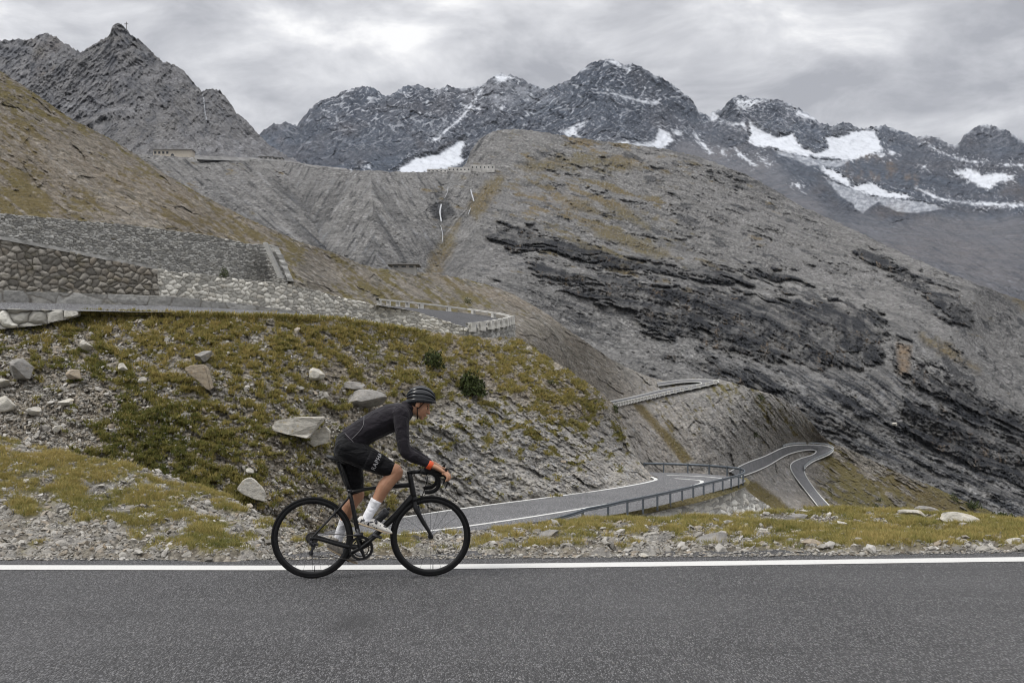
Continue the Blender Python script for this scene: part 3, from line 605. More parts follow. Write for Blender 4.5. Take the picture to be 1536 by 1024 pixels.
ROAD_FAR = [(1040,745),(1092,716),(1121,701),(1150,688),(1180,676),(1210,668),(1236,669),(1248,676),(1238,686),(1215,694),(1198,706),(1205,722),(1222,742),(1238,764)]
ROAD_UP = [(915,606),(945,600),(975,593),(1010,586),(1045,579),(1074,573),(1050,571),(1010,572),(985,575)]
hill, D_PX, D_PY, D_P, D_M = loft('grass_hillside', -160, 1720, 1.4, 1.4, D_top, D_bot, D_dep, sculpt_hill, M_hill, (0.02, 0.8, 5), 2.0, 0.08)
# ================================================================== NEAR GROUND
M_slope = terrain_mat('slope_ground', 0.8, (0.33, 0.298, 0.245), (0.115, 0.097, 0.074), ((0.17, 0.15, 0.04), (0.25, 0.215, 0.06), (0.18, 0.145, 0.05)), tint=(0.28, 0.235, 0.18), bump=0.45)
M_verge = terrain_mat('verge_ground', 0.16, (0.31, 0.29, 0.25), (0.1, 0.088, 0.07), ((0.18, 0.165, 0.06), (0.26, 0.23, 0.085), (0.23, 0.185, 0.08)), tint=(0.22, 0.19, 0.15), bump=0.4)

def zq(pts, ox, oy): return [(x / 2.994 + ox, y / 2.994 + oy) for x, y in pts]

# ---- steep bank between the two roads
E_top = [(-160,500),(0,491),(60,485),(98,476),(125,468),(250,469.5),(377,473),(470,475),(520,479),(560,485),(600,491.5),(650,498),(700,504),(740,507),(772,506),(790,515),(815,531),(840,547),(860,560),(885,576),(905,591),(920,606),(930,622),(940,650),(950,675),(958,690),(968,703),(976,712),(990,722)]
E_bot = [(-160,780),(300,800),(420,815),(480,800),(560,791),(690,765),(830,748),(940,731),(976,724),(990,724)]
E_dep = tps([(-160,500,62),(0,491,64),(250,470,66),(470,474,70.6),(600,493,78.5),(700,503,85.5),(772,506,92),(860,560,92),(920,606,95),(958,690,93),(985,722,88),(0,700,53),(-160,780,49),(240,740,53),(430,815,52),(480,800,55),(690,764,66.5),(830,747,73),(940,730,81),(500,640,62),(700,630,74),(850,650,83),(250,600,58)])
GE = [(0,505,.6),(60,500,.75),(150,490,.9),(300,490,.92),(450,490,.9),(550,500,.85),(650,520,.9),(740,530,.85),(800,560,.75),(860,600,.7),(900,650,.55),(30,545,.45),(100,545,.6),(180,550,.7),(250,560,.7),(350,560,.75),(430,570,.72),(520,560,.66),(600,560,.72),(680,580,.72),(760,600,.66),(20,600,.15),(80,620,.12),(130,600,.25),(200,620,.85),(260,640,.95),(330,640,.85),(400,620,.6),(330,600,.45),(60,660,.2),(150,660,.7),(230,690,.92),(300,700,.9),(360,720,.85),(400,700,.5),(440,670,.55),(470,700,.5),(440,740,.42),(420,780,.4),(500,600,.45),(560,610,.4),(540,640,.5),(600,650,.5),(660,650,.5),(720,640,.5),(800,650,.5),(650,700,.25),(720,700,.28),(800,710,.22),(900,710,.18),(850,660,.5),(960,700,.05),(700,740,.12),(560,720,.3),(500,770,.4),(560,780,.45),(920,640,.6),(880,620,.75),(840,590,.85)]
ROCK_E = [(600,640),(650,625),(700,600),(760,600),(830,625),(880,640),(910,620),(935,650),(990,725),(830,755),(690,770),(620,770),(600,700)]
def sculpt_bank(PX, PY, P):
    X, Y, Z = P[..., 0], P[..., 1], P[..., 2]
    th = 0.62; u = PX * math.cos(th) + PY * math.sin(th); v = -PX * math.sin(th) + PY * math.cos(th)
    w2 = fbm(PX/50, PY/50, 0*PX + 2, 4)
    n1 = fbm(u/42, (v + 7 * w2)/15, 0*PX, 5, 0.6); n2 = fbm(PX/9, PY/7, 0*PX + 4, 4, 0.6); n3 = fbm(PX/20, PY/14, 0*PX + 14, 4, 0.6)
    rk = sstep(-18, 14, polysd(PX, PY, ROCK_E) + 18 * n3)
    g = sstep(0.46, 0.70, 0.08 + field(PX, PY, GE) * 0.72 + 0.7 * n1 + 0.7 * n3 + 0.5 * n2)
    o = 0 * PX; k = Y / FOC
    rr = crag(u, v + 5 * w2, (22, 9, 4.5, 2.6), 5, 1.8, 0.7) + 6 * grain(u, v + 3 * w2, 0.05, 30, 6, 5, 4) + 4 * grain(u, v, -0.5, 16, 4, 6, 4)
    sm = crag(PX, PY, (7, 3.6), 8, 1.2, 0.8)
    r3 = ridged(u/40, (v + 6 * w2)/14, o + 3, 5, 0.62)
    edge = sstep(0, 16, PY - PY[-1:]) * 0.9 + 0.1; foot = sstep(0, 14, PY[:1] - PY)
    d = -(0.7 * n1 + 0.35 * n3 + 0.5 * w2) * edge - 0.34 * g * sstep(-0.2, 0.4, n2 + 0.4 * n3) * edge
    d -= rk * (1 - 0.75 * g) * k * (0.55 * rr + 9 * r3) * edge * foot
    loose = (1 - g) * (1 - rk)
    d -= loose * k * (0.75 * sm + 0.25 * rr) * edge
    P = push(P, d); P[..., 2] += (0.05 * n2 + 0.1 * g * n3)
    spk = fbm(PX/3.6, PY/2.6, o + 12, 3, 0.6)
    dk = np.clip(sstep(0.1, 0.45, spk + 0.3 * n2 + 0.2 * n3) * 0.8 * (1 - g), 0, 1) * (1 - 0.35 * rk)
    stf = streaks(PX, PY, 0.66, 12, 2.8, 3); dk = np.clip(dk * (0.8 - 0.5 * rk) + 0.4 * rk * (1 - g) * sstep(0.05, 0.4, stf), 0, 1); plr = rk * (1 - g) * (0.22 + 0.28 * sstep(0.05, 0.4, -stf))
    crack = rk * (1 - g) * sstep(0.25, 0.05, r3) * 0.4; dk = np.maximum(dk, crack)
    g = g * (1 - 0.55 * sstep(0.2, 0.4, -spk))
    green = sstep(0, 30, polysd(PX, PY, [(160,590),(240,600),(330,640),(390,700),(380,730),(300,690),(220,690),(150,640)]) + 25 * n3)
    pale = sstep(0.12, 0.4, -spk) * loose * 0.3
    return P, np.stack([g, pale + plr, dk, 0.5 * loose * sstep(0.0, 0.6, w2 + n1) + green * 0], -1)
bank, E_PX, E_PY, E_P, E_M = loft('grassy_bank', -160, 990, 1.15, 1.15, E_top, E_bot, E_dep, sculpt_bank, M_slope, (0.01, 0.1, 4), 2.2, 0.09)

# ---- verge beside the riding road with its mound at the left
EDGE = [(-420,834),(-150,838),(0,838.5),(400,838.5),(768,836),(1100,833.5),(1300,831),(1536,827.5),(1760,823),(1960,817)]
F_top = [(-200,600),(-100,628),(0,659),(30,664),(60,672),(120,685),(180,697),(240,711),(300,732),(350,752),(378,765),(400,778),(430,795),(470,805),(520,807),(600,806),(680,802),(720,799),(760,795),(800,790),(850,784),(900,780),(960,780),(1040,778),(1100,775),(1150,770),(1200,766),(1260,765),(1330,766),(1400,768),(1440,771),(1480,776),(1510,783),(1536,784),(1760,800)]
def e0(x): return float(lut(EDGE)(x))
fc = [(x, e0(x), FOC * CH / (e0(x) - HY)) for x in (-200, 0, 200, 400, 600, 768, 1000, 1250, 1536, 1760)]
F_dep = tps(fc + [(-200,600,15.0),(0,800,11.55),(0,740,12.7),(0,700,13.4),(0,659,14.2),(200,702,14.0),(200,760,12.6),(200,800,11.55),(350,752,13.6),(350,800,11.6),(430,795,12.4),(520,807,12.1),(680,802,12.5),(800,790,13.2),(800,815,11.5),(1000,779,14.0),(1000,805,12.0),(1260,765,15.2),(1260,800,12.2),(1400,768,15.0),(1536,784,14.0),(1536,805,12.0),(1760,800,12.8)])
GF = [(0,668,.9),(60,690,.85),(150,705,.8),(0,720,.8),(80,735,.7),(200,720,.5),(250,722,.4),(40,760,.92),(120,765,.92),(180,770,.85),(140,740,.55),(260,755,.62),(320,770,.65),(220,795,.7),(60,795,.45),(20,800,.15),(100,805,.12),(180,805,.15),(10,825,.3),(90,825,.35),(160,825,.2),(250,822,.6),(320,825,.75),(270,800,.4),(350,790,.45),(400,800,.35),(420,825,.2),(480,815,.4),(560,812,.5),(640,812,.55),(700,812,.5),(740,805,.75),(800,800,.6),(720,828,.5),(780,826,.35),(850,800,.55),(900,792,.85),(960,790,.9),(1020,792,.85),(900,815,.3),(980,812,.25),(1040,820,.2),(840,825,.35),(940,828,.45),(1100,785,.8),(1150,782,.5),(1200,775,.4),(1120,800,.75),(1180,800,.7),(1240,790,.65),(1260,810,.7),(1180,820,.55),(1100,822,.35),(1300,800,.85),(1360,800,.85),(1420,800,.8),(1480,800,.85),(1536,805,.85),(1340,820,.85),(1420,822,.8),(1500,820,.75),(1300,775,.5),(1400,785,.7),(1480,782,.85)]
def sculpt_verge(PX, PY, P):
    X, Y, Z = P[..., 0], P[..., 1], P[..., 2]
    n1 = fbm(X/1.1, Y/1.1, 0*X, 4); n2 = fbm(X/0.28, Y/0.28, 0*X + 3, 4, 0.6); n3 = fbm(X/0.5, Y/0.5 + Z, 0*X + 8, 4, 0.6)
    en = sstep(0, 7, PY[:1] - PY); crest = sstep(0, 10, PY - PY[-1:])
    g = sstep(0.46, 0.74, field(PX, PY, GF, 3.5) * 0.8 + 0.10 + 0.45 * n1 + 0.75 * n3 + 0.45 * n2) * sstep(3, 10, PY[:1] - PY)
    slate = voronoi(X / 0.16 + 0.5 * n2, (Y + 1.5 * Z) / 0.3 + 0.4 * n3, 5)
    h = 0.05 * n1 + 0.035 * n3 * en + 0.04 * g + (1 - g) * 0.05 * en * np.clip(slate[1] - slate[0], 0, 0.5) * 2 * (hash01(slate[2]) > 0.35)
    P = P.copy(); P[..., 2] += h * (0.25 + 0.75 * en) * (0.4 + 0.6 * crest) + 0.012 * en - 0.03 * (1 - en)
    P[..., 1] -= 0.05 * n3 * en
    P[0, :, 2] = -0.06
    dk = np.clip(sstep(0.3, 0.8, 0.45 - n2 * 0.8 - n3 * 0.5), 0, 1) * (1 - g) * 0.7
    return P, np.stack([g, 0.16 * (1 - g) * (hash01(slate[2], 2) > 0.6), dk, 0.35 * (1 - g) * sstep(0, .5, n1)], -1)
verge, F_PX, F_PY, F_P, F_M = loft('verge', -200, 1760, 1.5, 1.0, F_top, [(x, y + 1.5) for x, y in EDGE], F_dep, sculpt_verge, M_verge, (0.03, 1.3, 8), 2.0, 0.1)

# ---- asphalt
def asphalt(name, base, grain, speck=0.35, white=0.985, stain=None):
    N = Nodes(name)
    gv = N.map((1, 0.36, 1))
    v1 = N.n('TexVoronoi', ins={'Vector': gv, 'Scale': grain}); tone = N.n('SeparateColor', ins={0: v1.outputs['Color']}).outputs[0]
    v2 = N.n('TexVoronoi', ins={'Vector': gv, 'Scale': grain * 0.6}); t2 = N.n('SeparateColor', ins={0: v2.outputs['Color']}).outputs[1]
    big = N.noise(0.35, 5, 0.6); streak = N.noise(1.0, 4, 0.6, N.map((0.12, 1.6, 1)))
    c = N.ramp(tone, [(0.0, tuple(x * 0.35 for x in base)), (0.5, tuple(x * .9 for x in base)), (0.8, tuple(x * 1.6 for x in base)), (1.0, tuple(x * 2.2 for x in base))])
    c = N.mix(N.ramp(t2, [(white - 0.03, 0.0), (white, speck)]), c, (0.5, 0.48, 0.45))
    c = N.mix(N.ramp(v1.outputs['Distance'], [(0.35, 0.0), (0.75, 0.75)]), c, tuple(x * 0.25 for x in base))
    c = N.mix(N.ramp(big, [(0.35, 0.0), (0.7, 0.32)]), c, tuple(x * 1.5 for x in base))
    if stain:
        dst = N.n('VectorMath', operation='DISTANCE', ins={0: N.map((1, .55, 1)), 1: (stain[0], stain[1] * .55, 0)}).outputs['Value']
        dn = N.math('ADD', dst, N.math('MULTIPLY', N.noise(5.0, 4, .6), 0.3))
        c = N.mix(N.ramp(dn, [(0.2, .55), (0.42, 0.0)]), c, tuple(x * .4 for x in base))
    c = N.mix(N.ramp(streak, [(0.5, 0.0), (0.72, 0.35)]), c, tuple(x * 0.55 for x in base))
    h = N.math('ADD', N.math('MULTIPLY', tone, 0.6), N.math('SUBTRACT', 1.0, v1.outputs['Distance']))
    return N.done(c, N.ramp(tone, [(0, 0.7), (1, 0.95)]), N.bump(h, 0.012, 1.0), 0.2)
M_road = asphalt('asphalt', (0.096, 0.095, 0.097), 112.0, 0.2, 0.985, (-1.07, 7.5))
M_lane = asphalt('old_asphalt', (0.14, 0.14, 0.144), 24.0, 0.15)
def line_mat(name, col, worn, s):
    N = Nodes(name)
    n = N.noise(s, 6, 0.7); n2 = N.noise(s * 0.08, 3)
    k = N.math('ADD', n, N.math('MULTIPLY', n2, 0.3))
    v1 = N.vor(s * 1.2)
    c = N.mix(N.ramp(k, [(worn, 1.0), (worn + 0.07, 0.0)]), tuple(col), (0.3, 0.3, 0.295))
    c = N.mix(N.ramp(v1, [(0.3, 0.0), (0.8, 0.22)]), c, (0.25, 0.25, 0.25))
    return N.done(c, 0.75, N.bump(n, 0.004, 0.6), 0.3)
M_line = line_mat('road_paint', (0.55, 0.545, 0.525), 0.43, 60.0)
M_line2 = line_mat('lane_paint', (0.6, 0.6, 0.58), 0.5, 8.0)

def strip(name, A, B, mat, n=1, kind='structure', parent=None):
    """a sheet between two 3-D polylines"""
    A = np.asarray(A, float); B = np.asarray(B, float)
    t = np.linspace(0, 1, n + 1)[:, None, None]
    P = A[None] * (1 - t) + B[None] * t
    o = mesh_np(name, P, grid_faces(*P.shape[:2]), mat, True, parent=parent)
    if kind: o['kind'] = kind
    return o
def dense(pts, k=8):
    a = np.array(pts, float); n = len(a)
    ext = np.concatenate([[2 * a[0] - a[1]], a, [2 * a[-1] - a[-2]]])
    out = []
    for i in range(n - 1):
        p0, p1, p2, p3 = ext[i:i + 4]
        for s in np.linspace(0, 1, k, endpoint=False):
            out.append(0.5 * ((2 * p1) + (-p0 + p2) * s + (2 * p0 - 5 * p1 + 4 * p2 - p3) * s * s + (-p0 + 3 * p1 - 3 * p2 + p3) * s ** 3))
    out.append(a[-1]); return np.array(out)
def offs(P, d):
    """offset a polyline sideways on plan"""
    T = np.gradient(P, axis=0); T[:, 2] = 0; T /= np.linalg.norm(T, axis=1)[:, None] + 1e-9
    return P + np.stack([-T[:, 1], T[:, 0], 0 * T[:, 0]], 1) * d

xe = np.linspace(-420, 1960, 240)
edge3 = on_plane(xe, lut(EDGE)(xe), 0.0)
strip('road', np.stack([np.linspace(-26, 26, 240), np.full(240, 1.0), np.zeros(240)], 1), offs(edge3, 0.45), M_road, 30)
LINE = [(-420,844),(-150,849),(0,850.3),(400,851),(600,850),(768,848),(1000,845.2),(1200,842.6),(1400,839.8),(1536,838),(1760,833.5),(1960,828)]
lc = on_plane(xe, lut(LINE)(xe), 0.004)
jit = lambda s: np.stack([0 * xe, 0.006 * fbm(xe / 3.0, 0 * xe + s, 0 * xe, 4, 0.7), 0 * xe], 1)
strip('edge_line', offs(lc, -0.125) + jit(1), offs(lc, 0.125) + jit(8), M_line, 2)

# ---- the road below, turning its hairpin round the rock nose
ZR = -5.6
IN = [(200,860),(330,822),(480,795),(600,775),(690,762),(800,748),(900,734.5),(950,725.5),(984,717.5),(985,714.5),(978,712.8),(965,712),(950,711.6)]
OUT = [(200,960),(300,905),(430,840),(600,811),(690,799),(800,783),(905,774),(985,758.5),(1066,738.5),(1110,726),(1113,717.5),(1050,710),(955,707.5)]
strip('lower_road', on_plane(*dense(IN).T, ZR), on_plane(*dense(OUT).T, ZR), M_lane, 10)
def paint(name, pts, z, wd, mat=None):
    c = on_plane(*dense(pts, 10).T, z); strip(name, offs(c, -wd / 2), offs(c, wd / 2), mat or M_line2)
paint('lane_line', [(330,821),(480,792.5),(560,781.5),(690,762.5),(800,748.3),(900,735),(955,726),(980,720.5),(983.5,717.8),(976,714.5)], ZR + 0.012, 0.3)
paint('lane_line', [(330,872),(430,836),(560,807),(690,790),(800,774),(900,757.5),(967,744),(1020,733),(1048,725.5),(1053,722.3),(1046,719.6),(1012,717)], ZR + 0.012, 0.3)
paint('lane_line', [(1096,719.5),(1080,716.6),(1060,714.6),(1030,713),(1000,712.2)], ZR + 0.012, 0.3)

# ---- dry stone walls
def wall_mat(name, stone, mortar, warm):
    N = Nodes(name); R, G, B, A = N.mask()
    c = N.ramp(G, [(0.0, tuple(x * 0.5 for x in stone)), (0.5, stone), (1.0, tuple(min(1, x * 1.5) for x in stone))])
    c = N.mix(N.math('MULTIPLY', B, 0.75), c, warm)
    c = N.mix(N.ramp(N.noise(4.0, 5, 0.65), [(0.35, 0.45), (0.6, 0.0)]), c, tuple(x * 0.5 for x in stone))
    c = N.mix(R, c, mortar); c = N.mix(A, c, (0.1, 0.085, 0.035))
    return N.done(c, 0.92, N.bump(N.noise(7.0, 5, 0.7), 0.05, 0.8), 0.15)
M_wpale = wall_mat('pale_stone', (0.5, 0.485, 0.44), (0.14, 0.13, 0.115), (0.42, 0.355, 0.26))
M_wdark = wall_mat('lichen_stone', (0.2, 0.187, 0.165), (0.075, 0.068, 0.056), (0.235, 0.17, 0.1))
M_wgrey = wall_mat('grey_stone', (0.31, 0.306, 0.29), (0.09, 0.087, 0.08), (0.3, 0.275, 0.225))
M_kerb = wall_mat('cracked_concrete', (0.30, 0.295, 0.28), (0.14, 0.13, 0.115), (0.26, 0.24, 0.2))
M_conc = plain('weathered_concrete', (0.25, 0.247, 0.237), 0.9, 0.15, var=0.45, scale=1.6)

def stone_wall(name, label, top, bot, dep, mat, sw=0.6, sh=0.38, step=1.2, bulge=0.16, thick=0.7, batter=0.12, moss=0.0, seed=1, plan=None, tv=1.0):
    if plan is None:
        xs = np.arange(top[0][0], top[-1][0] + step, step)
        Y = lut(dep)(xs); T = unproj(xs, lut(top)(xs), Y); Bm = unproj(xs, lut(bot)(xs), Y)
    else:
        T, Bm = plan
    hgt = T[:, 2] - Bm[:, 2]; nr = max(6, int(np.max(hgt) / (step * np.median(T[:, 1]) / FOC)))
    v = np.linspace(0, 1, nr)[:, None]
    L = np.concatenate([[0], np.cumsum(np.linalg.norm(np.diff(T[:, :2], axis=0), axis=1))])
    S = np.tile(L, (nr, 1)); H = Bm[:, 2] + hgt * v
    tan = np.gradient(T[:, :2], axis=0); tan /= np.linalg.norm(tan, axis=1)[:, None]
    nrm = np.stack([tan[:, 1], -tan[:, 0]], 1)                       # towards the camera side
    wn_ = fbm(S / 1.5, H / 1.5, 0 * S + seed, 3)
    f1, f2, cid = voronoi(S / sw + 0.45 * wn_, H / sh + 0.6 * wn_ + 0.12 * S, seed, 0.95)
    dome = np.sqrt(np.clip((f2 - f1) / 0.5, 0, 1)); size = 0.6 + 0.7 * hash01(cid, 5)
    out = bulge * dome * size - batter * (H - Bm[:, 2]) + 0.05 * fbm(S * 3, H * 3, 0 * S, 3)
    P = np.stack([T[None, :, 0] + nrm[None, :, 0] * out, T[None, :, 1] + nrm[None, :, 1] * out, H], -1)
    P[-1, :, 2] += 0.10 * (hash01(cid[-1], 7) - 0.5) + 0.05 * fbm(L * 1.2, L * 0, L * 0 + seed, 3)
    mort = sstep(0.10, 0.02, f2 - f1) * (0.55 + 0.45 * sstep(-.2, .3, fbm(S, H, 0 * S + 5, 3)))
    ms = moss * sstep(0.1, 0.4, fbm(S / 0.9, H / 0.5, 0 * S + 3, 4)) if moss else 0 * S
    M = np.stack([mort, 0.5 + tv * (hash01(cid, 2) - 0.5), (hash01(cid, 3) > 0.72) * hash01(cid, 4), ms], -1)
    cap = P[-1].copy(); cap[:, :2] -= nrm * thick
    low = cap.copy(); low[:, 2] = Bm[:, 2]
    Pf = np.concatenate([P, cap[None], low[None]])
    Mf = np.concatenate([M, np.stack([0 * L, hash01(cid[-1], 2), 0 * L, 0 * L], -1)[None], M[:1]])
    Mf[-2, :, 0] = 0
    o = mesh_np(name, Pf, grid_faces(*Pf.shape[:2]), mat, True, Mf.reshape(-1, 4))
    return tag(o, label, 'stone wall')
WD = [(-160,65.5),(0,66.5),(235,70),(440,75.5),(600,83),(705,88)]
W1T = [(-160,342),(0,357),(80,372),(150,386),(235,403),(330,414.5),(440,427),(520,447),(562,456),(620,466),(660,478),(705,493)]
W1B = [(-160,440),(0,445),(235,453),(377,464),(440,470),(480,475),(520,481),(600,497),(705,506)]
cut = lambda pts, a, b: [(x, float(lut(pts)(x))) for x in sorted(set([a, b] + [q[0] for q in pts if a < q[0] < b]))]
dw_ = stone_wall('stone_wall', 'dark brown lichen stained stone wall above the road at the left edge', cut(W1T, -160, 237), cut(W1B, -160, 237), WD, M_wdark, 0.46, 0.36, bulge=0.17, moss=0.3, seed=4)
stone_wall('stone_wall', 'pale stone wall tapering from the dark wall to the upper hairpin', cut(W1T, 237, 705), cut(W1B, 237, 705), WD, M_wpale, 0.42, 0.26, 1.0, 0.12, seed=9)
stone_wall('stone_wall', 'tall grey dry stone wall with a corner pillar under the hillside', [(-160,343),(0,349),(50,351.5),(150,357),(260,361),(330,364),(395,366),(404,368),(418,391),(433,421)], [(-160,400),(50,408),(235,412),(330,417),(380,422),(433,425)], [(-160,74),(50,83),(300,97),(395,105),(433,103)], M_wgrey, 0.38, 0.2, 1.0, 0.11, seed=13, moss=0.12)
stone_wall('stone_wall', 'highest grey stone wall below the grass at the left', [(-160,306),(0,320),(60,325),(120,331),(200,338),(260,346),(300,350),(365,364)], [(-160,352),(0,353),(100,355),(200,359),(300,366),(365,370)], [(-160,87),(0,92),(200,103),(365,112)], M_wgrey, 0.42, 0.22, 1.0, 0.13, seed=21, moss=0.05)
stone_wall('stone_wall', 'low wall of big rounded kerb stones at the left edge below the lane', [(-160,462),(0,464),(60,465),(118,467)], [(-160,500),(0,494),(60,488),(100,479),(118,472)], [(-160,62),(0,63.2),(118,64)], M_wpale, 1.0, 0.72, 1.0, 0.34, seed=33)
cx_ = np.arange(-160, 238, 3.0); cy_ = lut(W1T)(cx_) + .6 * fbm(cx_ / 9, cx_ * 0, cx_ * 0, 3); cY_ = lut(WD)(cx_)
ca = unproj(cx_, cy_ + 2.0, cY_ + .16); cb2 = unproj(cx_, cy_ - 3.0, cY_ + .20); cc2 = cb2.copy(); cc2[:, 1] += 1.0; cd2 = cc2.copy(); cd2[:, 2] -= .3
mesh_np('coping', np.stack([cd2, ca, cb2, cc2]), grid_faces(4, len(cx_)), M_conc, False, parent=dw_)
tag(mesh_np('wall_pillar', *(lambda T, B: (np.concatenate([T, B]), np.array([[0,1,5,4],[1,2,6,5],[2,3,7,6],[3,0,4,7],[0,3,2,1]])))(
    unproj([394,400,402,396],[364,364.5,364,363.5],[103.4,103.2,104.2,104.4]), unproj([417,424,426,419],[417,418,416,415],[101.4,101.2,102.2,102.4])), M_wgrey, False, np.tile([[0, 0.35, 0, 0]], (8, 1))),
    'slanting grey corner pillar on the end of the tall dry stone wall', 'pillar')
# lane, its concrete kerb and the strip of the next road up
xl = np.linspace(-160, 560, 120)
strip('middle_road', unproj(xl, lut([(-160,462.5),(0,464),(130,466.5),(250,468.5),(377,472.5),(470,476),(520,481),(560,489)])(xl), lut([(-160,61.8),(0,63),(250,65),(470,72),(560,77)])(xl)),
      unproj(xl, lut([(-160,449),(0,451.5),(250,457),(377,463.5),(470,471),(520,478),(560,487)])(xl), lut([(-160,65),(0,66),(250,69),(470,75.6),(560,80.5)])(xl)), M_lane, 4)
kb_ = stone_wall('concrete_kerb', None, [(-160,431),(0,435.5),(120,439),(250,445),(377,457),(450,467)], [(-160,451),(0,453.5),(250,459.5),(377,466.5),(450,472)], [(-160,64.6),(0,65.6),(250,68.6),(450,74.6)], M_kerb, 1.9, 1.2, 1.0, 0.05, 0.5, 0.0, .25, 61, tv=.3)
tag(kb_, 'long low pale kerb of cracked concrete at the foot of the dark stone wall', 'kerb')

# ---- upper hairpin platform
hp = [(612,461),(640,463.5),(680,467.5),(715,471.5),(742,476),(766,481)]; hf = [(560,456.5),(622,467),(656,478.5),(700,494.5),(735,489.5),(766,484)]
strip('upper_hairpin', unproj(*dense(hf).T, lut([(560,80),(656,86.5),(700,89.5),(766,95)])(dense(hf)[:, 0])), unproj(*dense(hp).T, lut([(612,100),(700,104),(766,100)])(dense(hp)[:, 0])), asphalt('hairpin_asphalt', (0.075, 0.075, 0.079), 24.0, 0.1), 4)
stone_wall('stone_wall', 'short curved stone wall holding up the outer tip of the upper hairpin', [(698,493),(735,490),(760,485),(770,482),(774,487)], [(698,508),(735,511),(760,511),(774,510)], [(698,87.6),(735,89.5),(760,92.5),(774,96)], M_wgrey, 0.5, 0.35, 1.0, 0.1, seed=41)

def rail_on(name, label, base, h, spacing, M, beam=0.31, post_w=0.12, kind='beam', drop=0.25, cat='guardrail'):
    """base: 3-D polyline along the ground; posts every few metres carry a folded steel beam (or a stone coping)"""
    b = np.asarray(base, float)
    L = np.concatenate([[0], np.cumsum(np.linalg.norm(np.diff(b, axis=0), axis=1))])
    at = lambda s: np.stack([np.interp(s, L, b[:, i]) for i in range(3)], -1)
    root = thing(name, label, cat, tuple(b[0]))
    org = b[0]
    n = int(L[-1] / 0.5) + 2; s = np.linspace(0, L[-1], n); c = at(s)
    hh = np.interp(s, [0, 3.0, 6.0], [0.12, h * 0.8, h]) if kind == 'beam' else np.full(n, h)
    prof = [(0, 0), (0.05, -0.05), (0.05, -0.10), (0, -0.14), (0, -0.17), (0.05, -0.21), (0.05, -0.26), (0, -0.31), (-0.02, -0.31), (-0.02, 0)]
    if kind != 'beam': prof = [(0.12, 0), (0.12, -beam), (-0.12, -beam), (-0.12, 0)]
    rows = []
    for (o_, dz) in prof + prof[:1]:
        q = offs(c, -o_); q[:, 2] += hh + dz * (beam / 0.31 if kind == 'beam' else 1); rows.append(q)
    R = np.stack(rows) - org
    mesh_np('rail', R, grid_faces(*R.shape[:2])[:, ::-1], M, kind == 'beam', parent=root)
    k = int(L[-1] / spacing); first = None
    for i in range(k + 1):
        sp_ = min(i * spacing + 0.6, L[-1]); p = at(sp_) - org; hz = float(np.interp(sp_, [0, 3, 6], [0.15, h * 0.8, h])) if kind == 'beam' else h
        if first is None:
            bm = bmesh.new()
            a = post_w / 2
            outline = [(-a, -a), (a, -a), (a, -a * 0.6), (-a * 0.6, -a * 0.6), (-a * 0.6, a * 0.6), (a, a * 0.6), (a, a), (-a, a)] if kind == 'beam' else [(-a * 1.4, -a), (a * 1.4, -a), (a * 1.4, a), (-a * 1.4, a)]
            lo = [bm.verts.new((x, y, -drop / h)) for x, y in outline]; hi = [bm.verts.new((x * (1 if kind == 'beam' else 0.85), y, 1.0)) for x, y in outline]
            for j in range(len(outline)): bm.faces.new((lo[j], lo[(j + 1) % len(outline)], hi[(j + 1) % len(outline)], hi[j]))
            bm.faces.new(hi)
            first = obj_bm('post', bm, M, root); o = first
        else:
            o = first.copy(); COL.objects.link(o); o.parent = root
        j = min(np.searchsorted(L, sp_), len(b) - 1); tv = b[j] - b[max(j - 1, 0)]
        q = offs(np.array([at(sp_ - .01), at(sp_ + .01)]), 0.08 if kind == 'beam' else 0)[0] - org
        o.location = tuple(q); o.rotation_euler = (0, 0, math.atan2(tv[1], tv[0])); o.scale = (1, 1, max(hz, 0.2))
    return root
M_steel = plain('galvanised_steel', (0.1, 0.115, 0.13), 0.5, 0.5, 0.4, 0.2, 6.0)
M_steel2 = plain('weathered_steel', (0.3, 0.32, 0.33), 0.6, 0.4, 0.4, 0.2, 2.0)
M_pale = plain('pale_stone_blocks', (0.5, 0.49, 0.46), 0.9, 0.15, var=0.25, scale=1.5)
GR = [(815,784),(870,779.5),(925,772.5),(977,761.5),(1020,751),(1062,740),(1095,731),(1111,726),(1117,721.5),(1112,716.5),(1090,713.2),(1050,709.8),(1005,708),(966,707.2)]
rail_on('guardrail', 'grey steel guardrail looping round the outside of the lower hairpin', on_plane(*dense(GR, 6).T, ZR), 0.8, 2.1, M_steel, 0.2, 0.1)
WL = [(866,786),(925,779),(987,767),(1047,754),(1095,740),(1119,730.5),(1127,723),(1122,716.5)]
wt = on_plane(*dense(WL, 40).T, ZR - 0.35); wbm = wt.copy(); wbm[:, 2] -= 5
M_wlow = wall_mat('bleached_stone', (0.6, 0.585, 0.54), (0.16, 0.15, 0.135), (0.55, 0.48, 0.38))
stone_wall('stone_wall', 'pale stone retaining wall under the guardrail of the lower hairpin', [(866,788.5),(880,786.5),(925,780),(987,768),(1047,755),(1095,741.5),(1110,735),(1121,732),(1136,739.5),(1160,758),(1180,775)], [(866,800),(925,800),(1000,796),(1180,796)], [(866,61.2),(925,64),(987,68),(1047,73.5),(1095,79.5),(1121,84.5),(1140,88),(1180,92)], M_wlow, 0.95, 0.36, 0.9, 0.17, seed=57, batter=.25)
gl = on_plane(*dense([(830,786),(905,777),(985,762.5),(1066,742),(1108,729),(1116,722),(1112,716)], 40).T, ZR - 0.01)
wl2 = np.stack([np.interp(np.linspace(0, 1, len(gl)), np.linspace(0, 1, len(wt)), wt[:, i]) for i in range(3)], 1)
sh_ = strip('road_shoulder', offs(gl, 0.5), offs(wl2, 0.12), M_slope, 3)
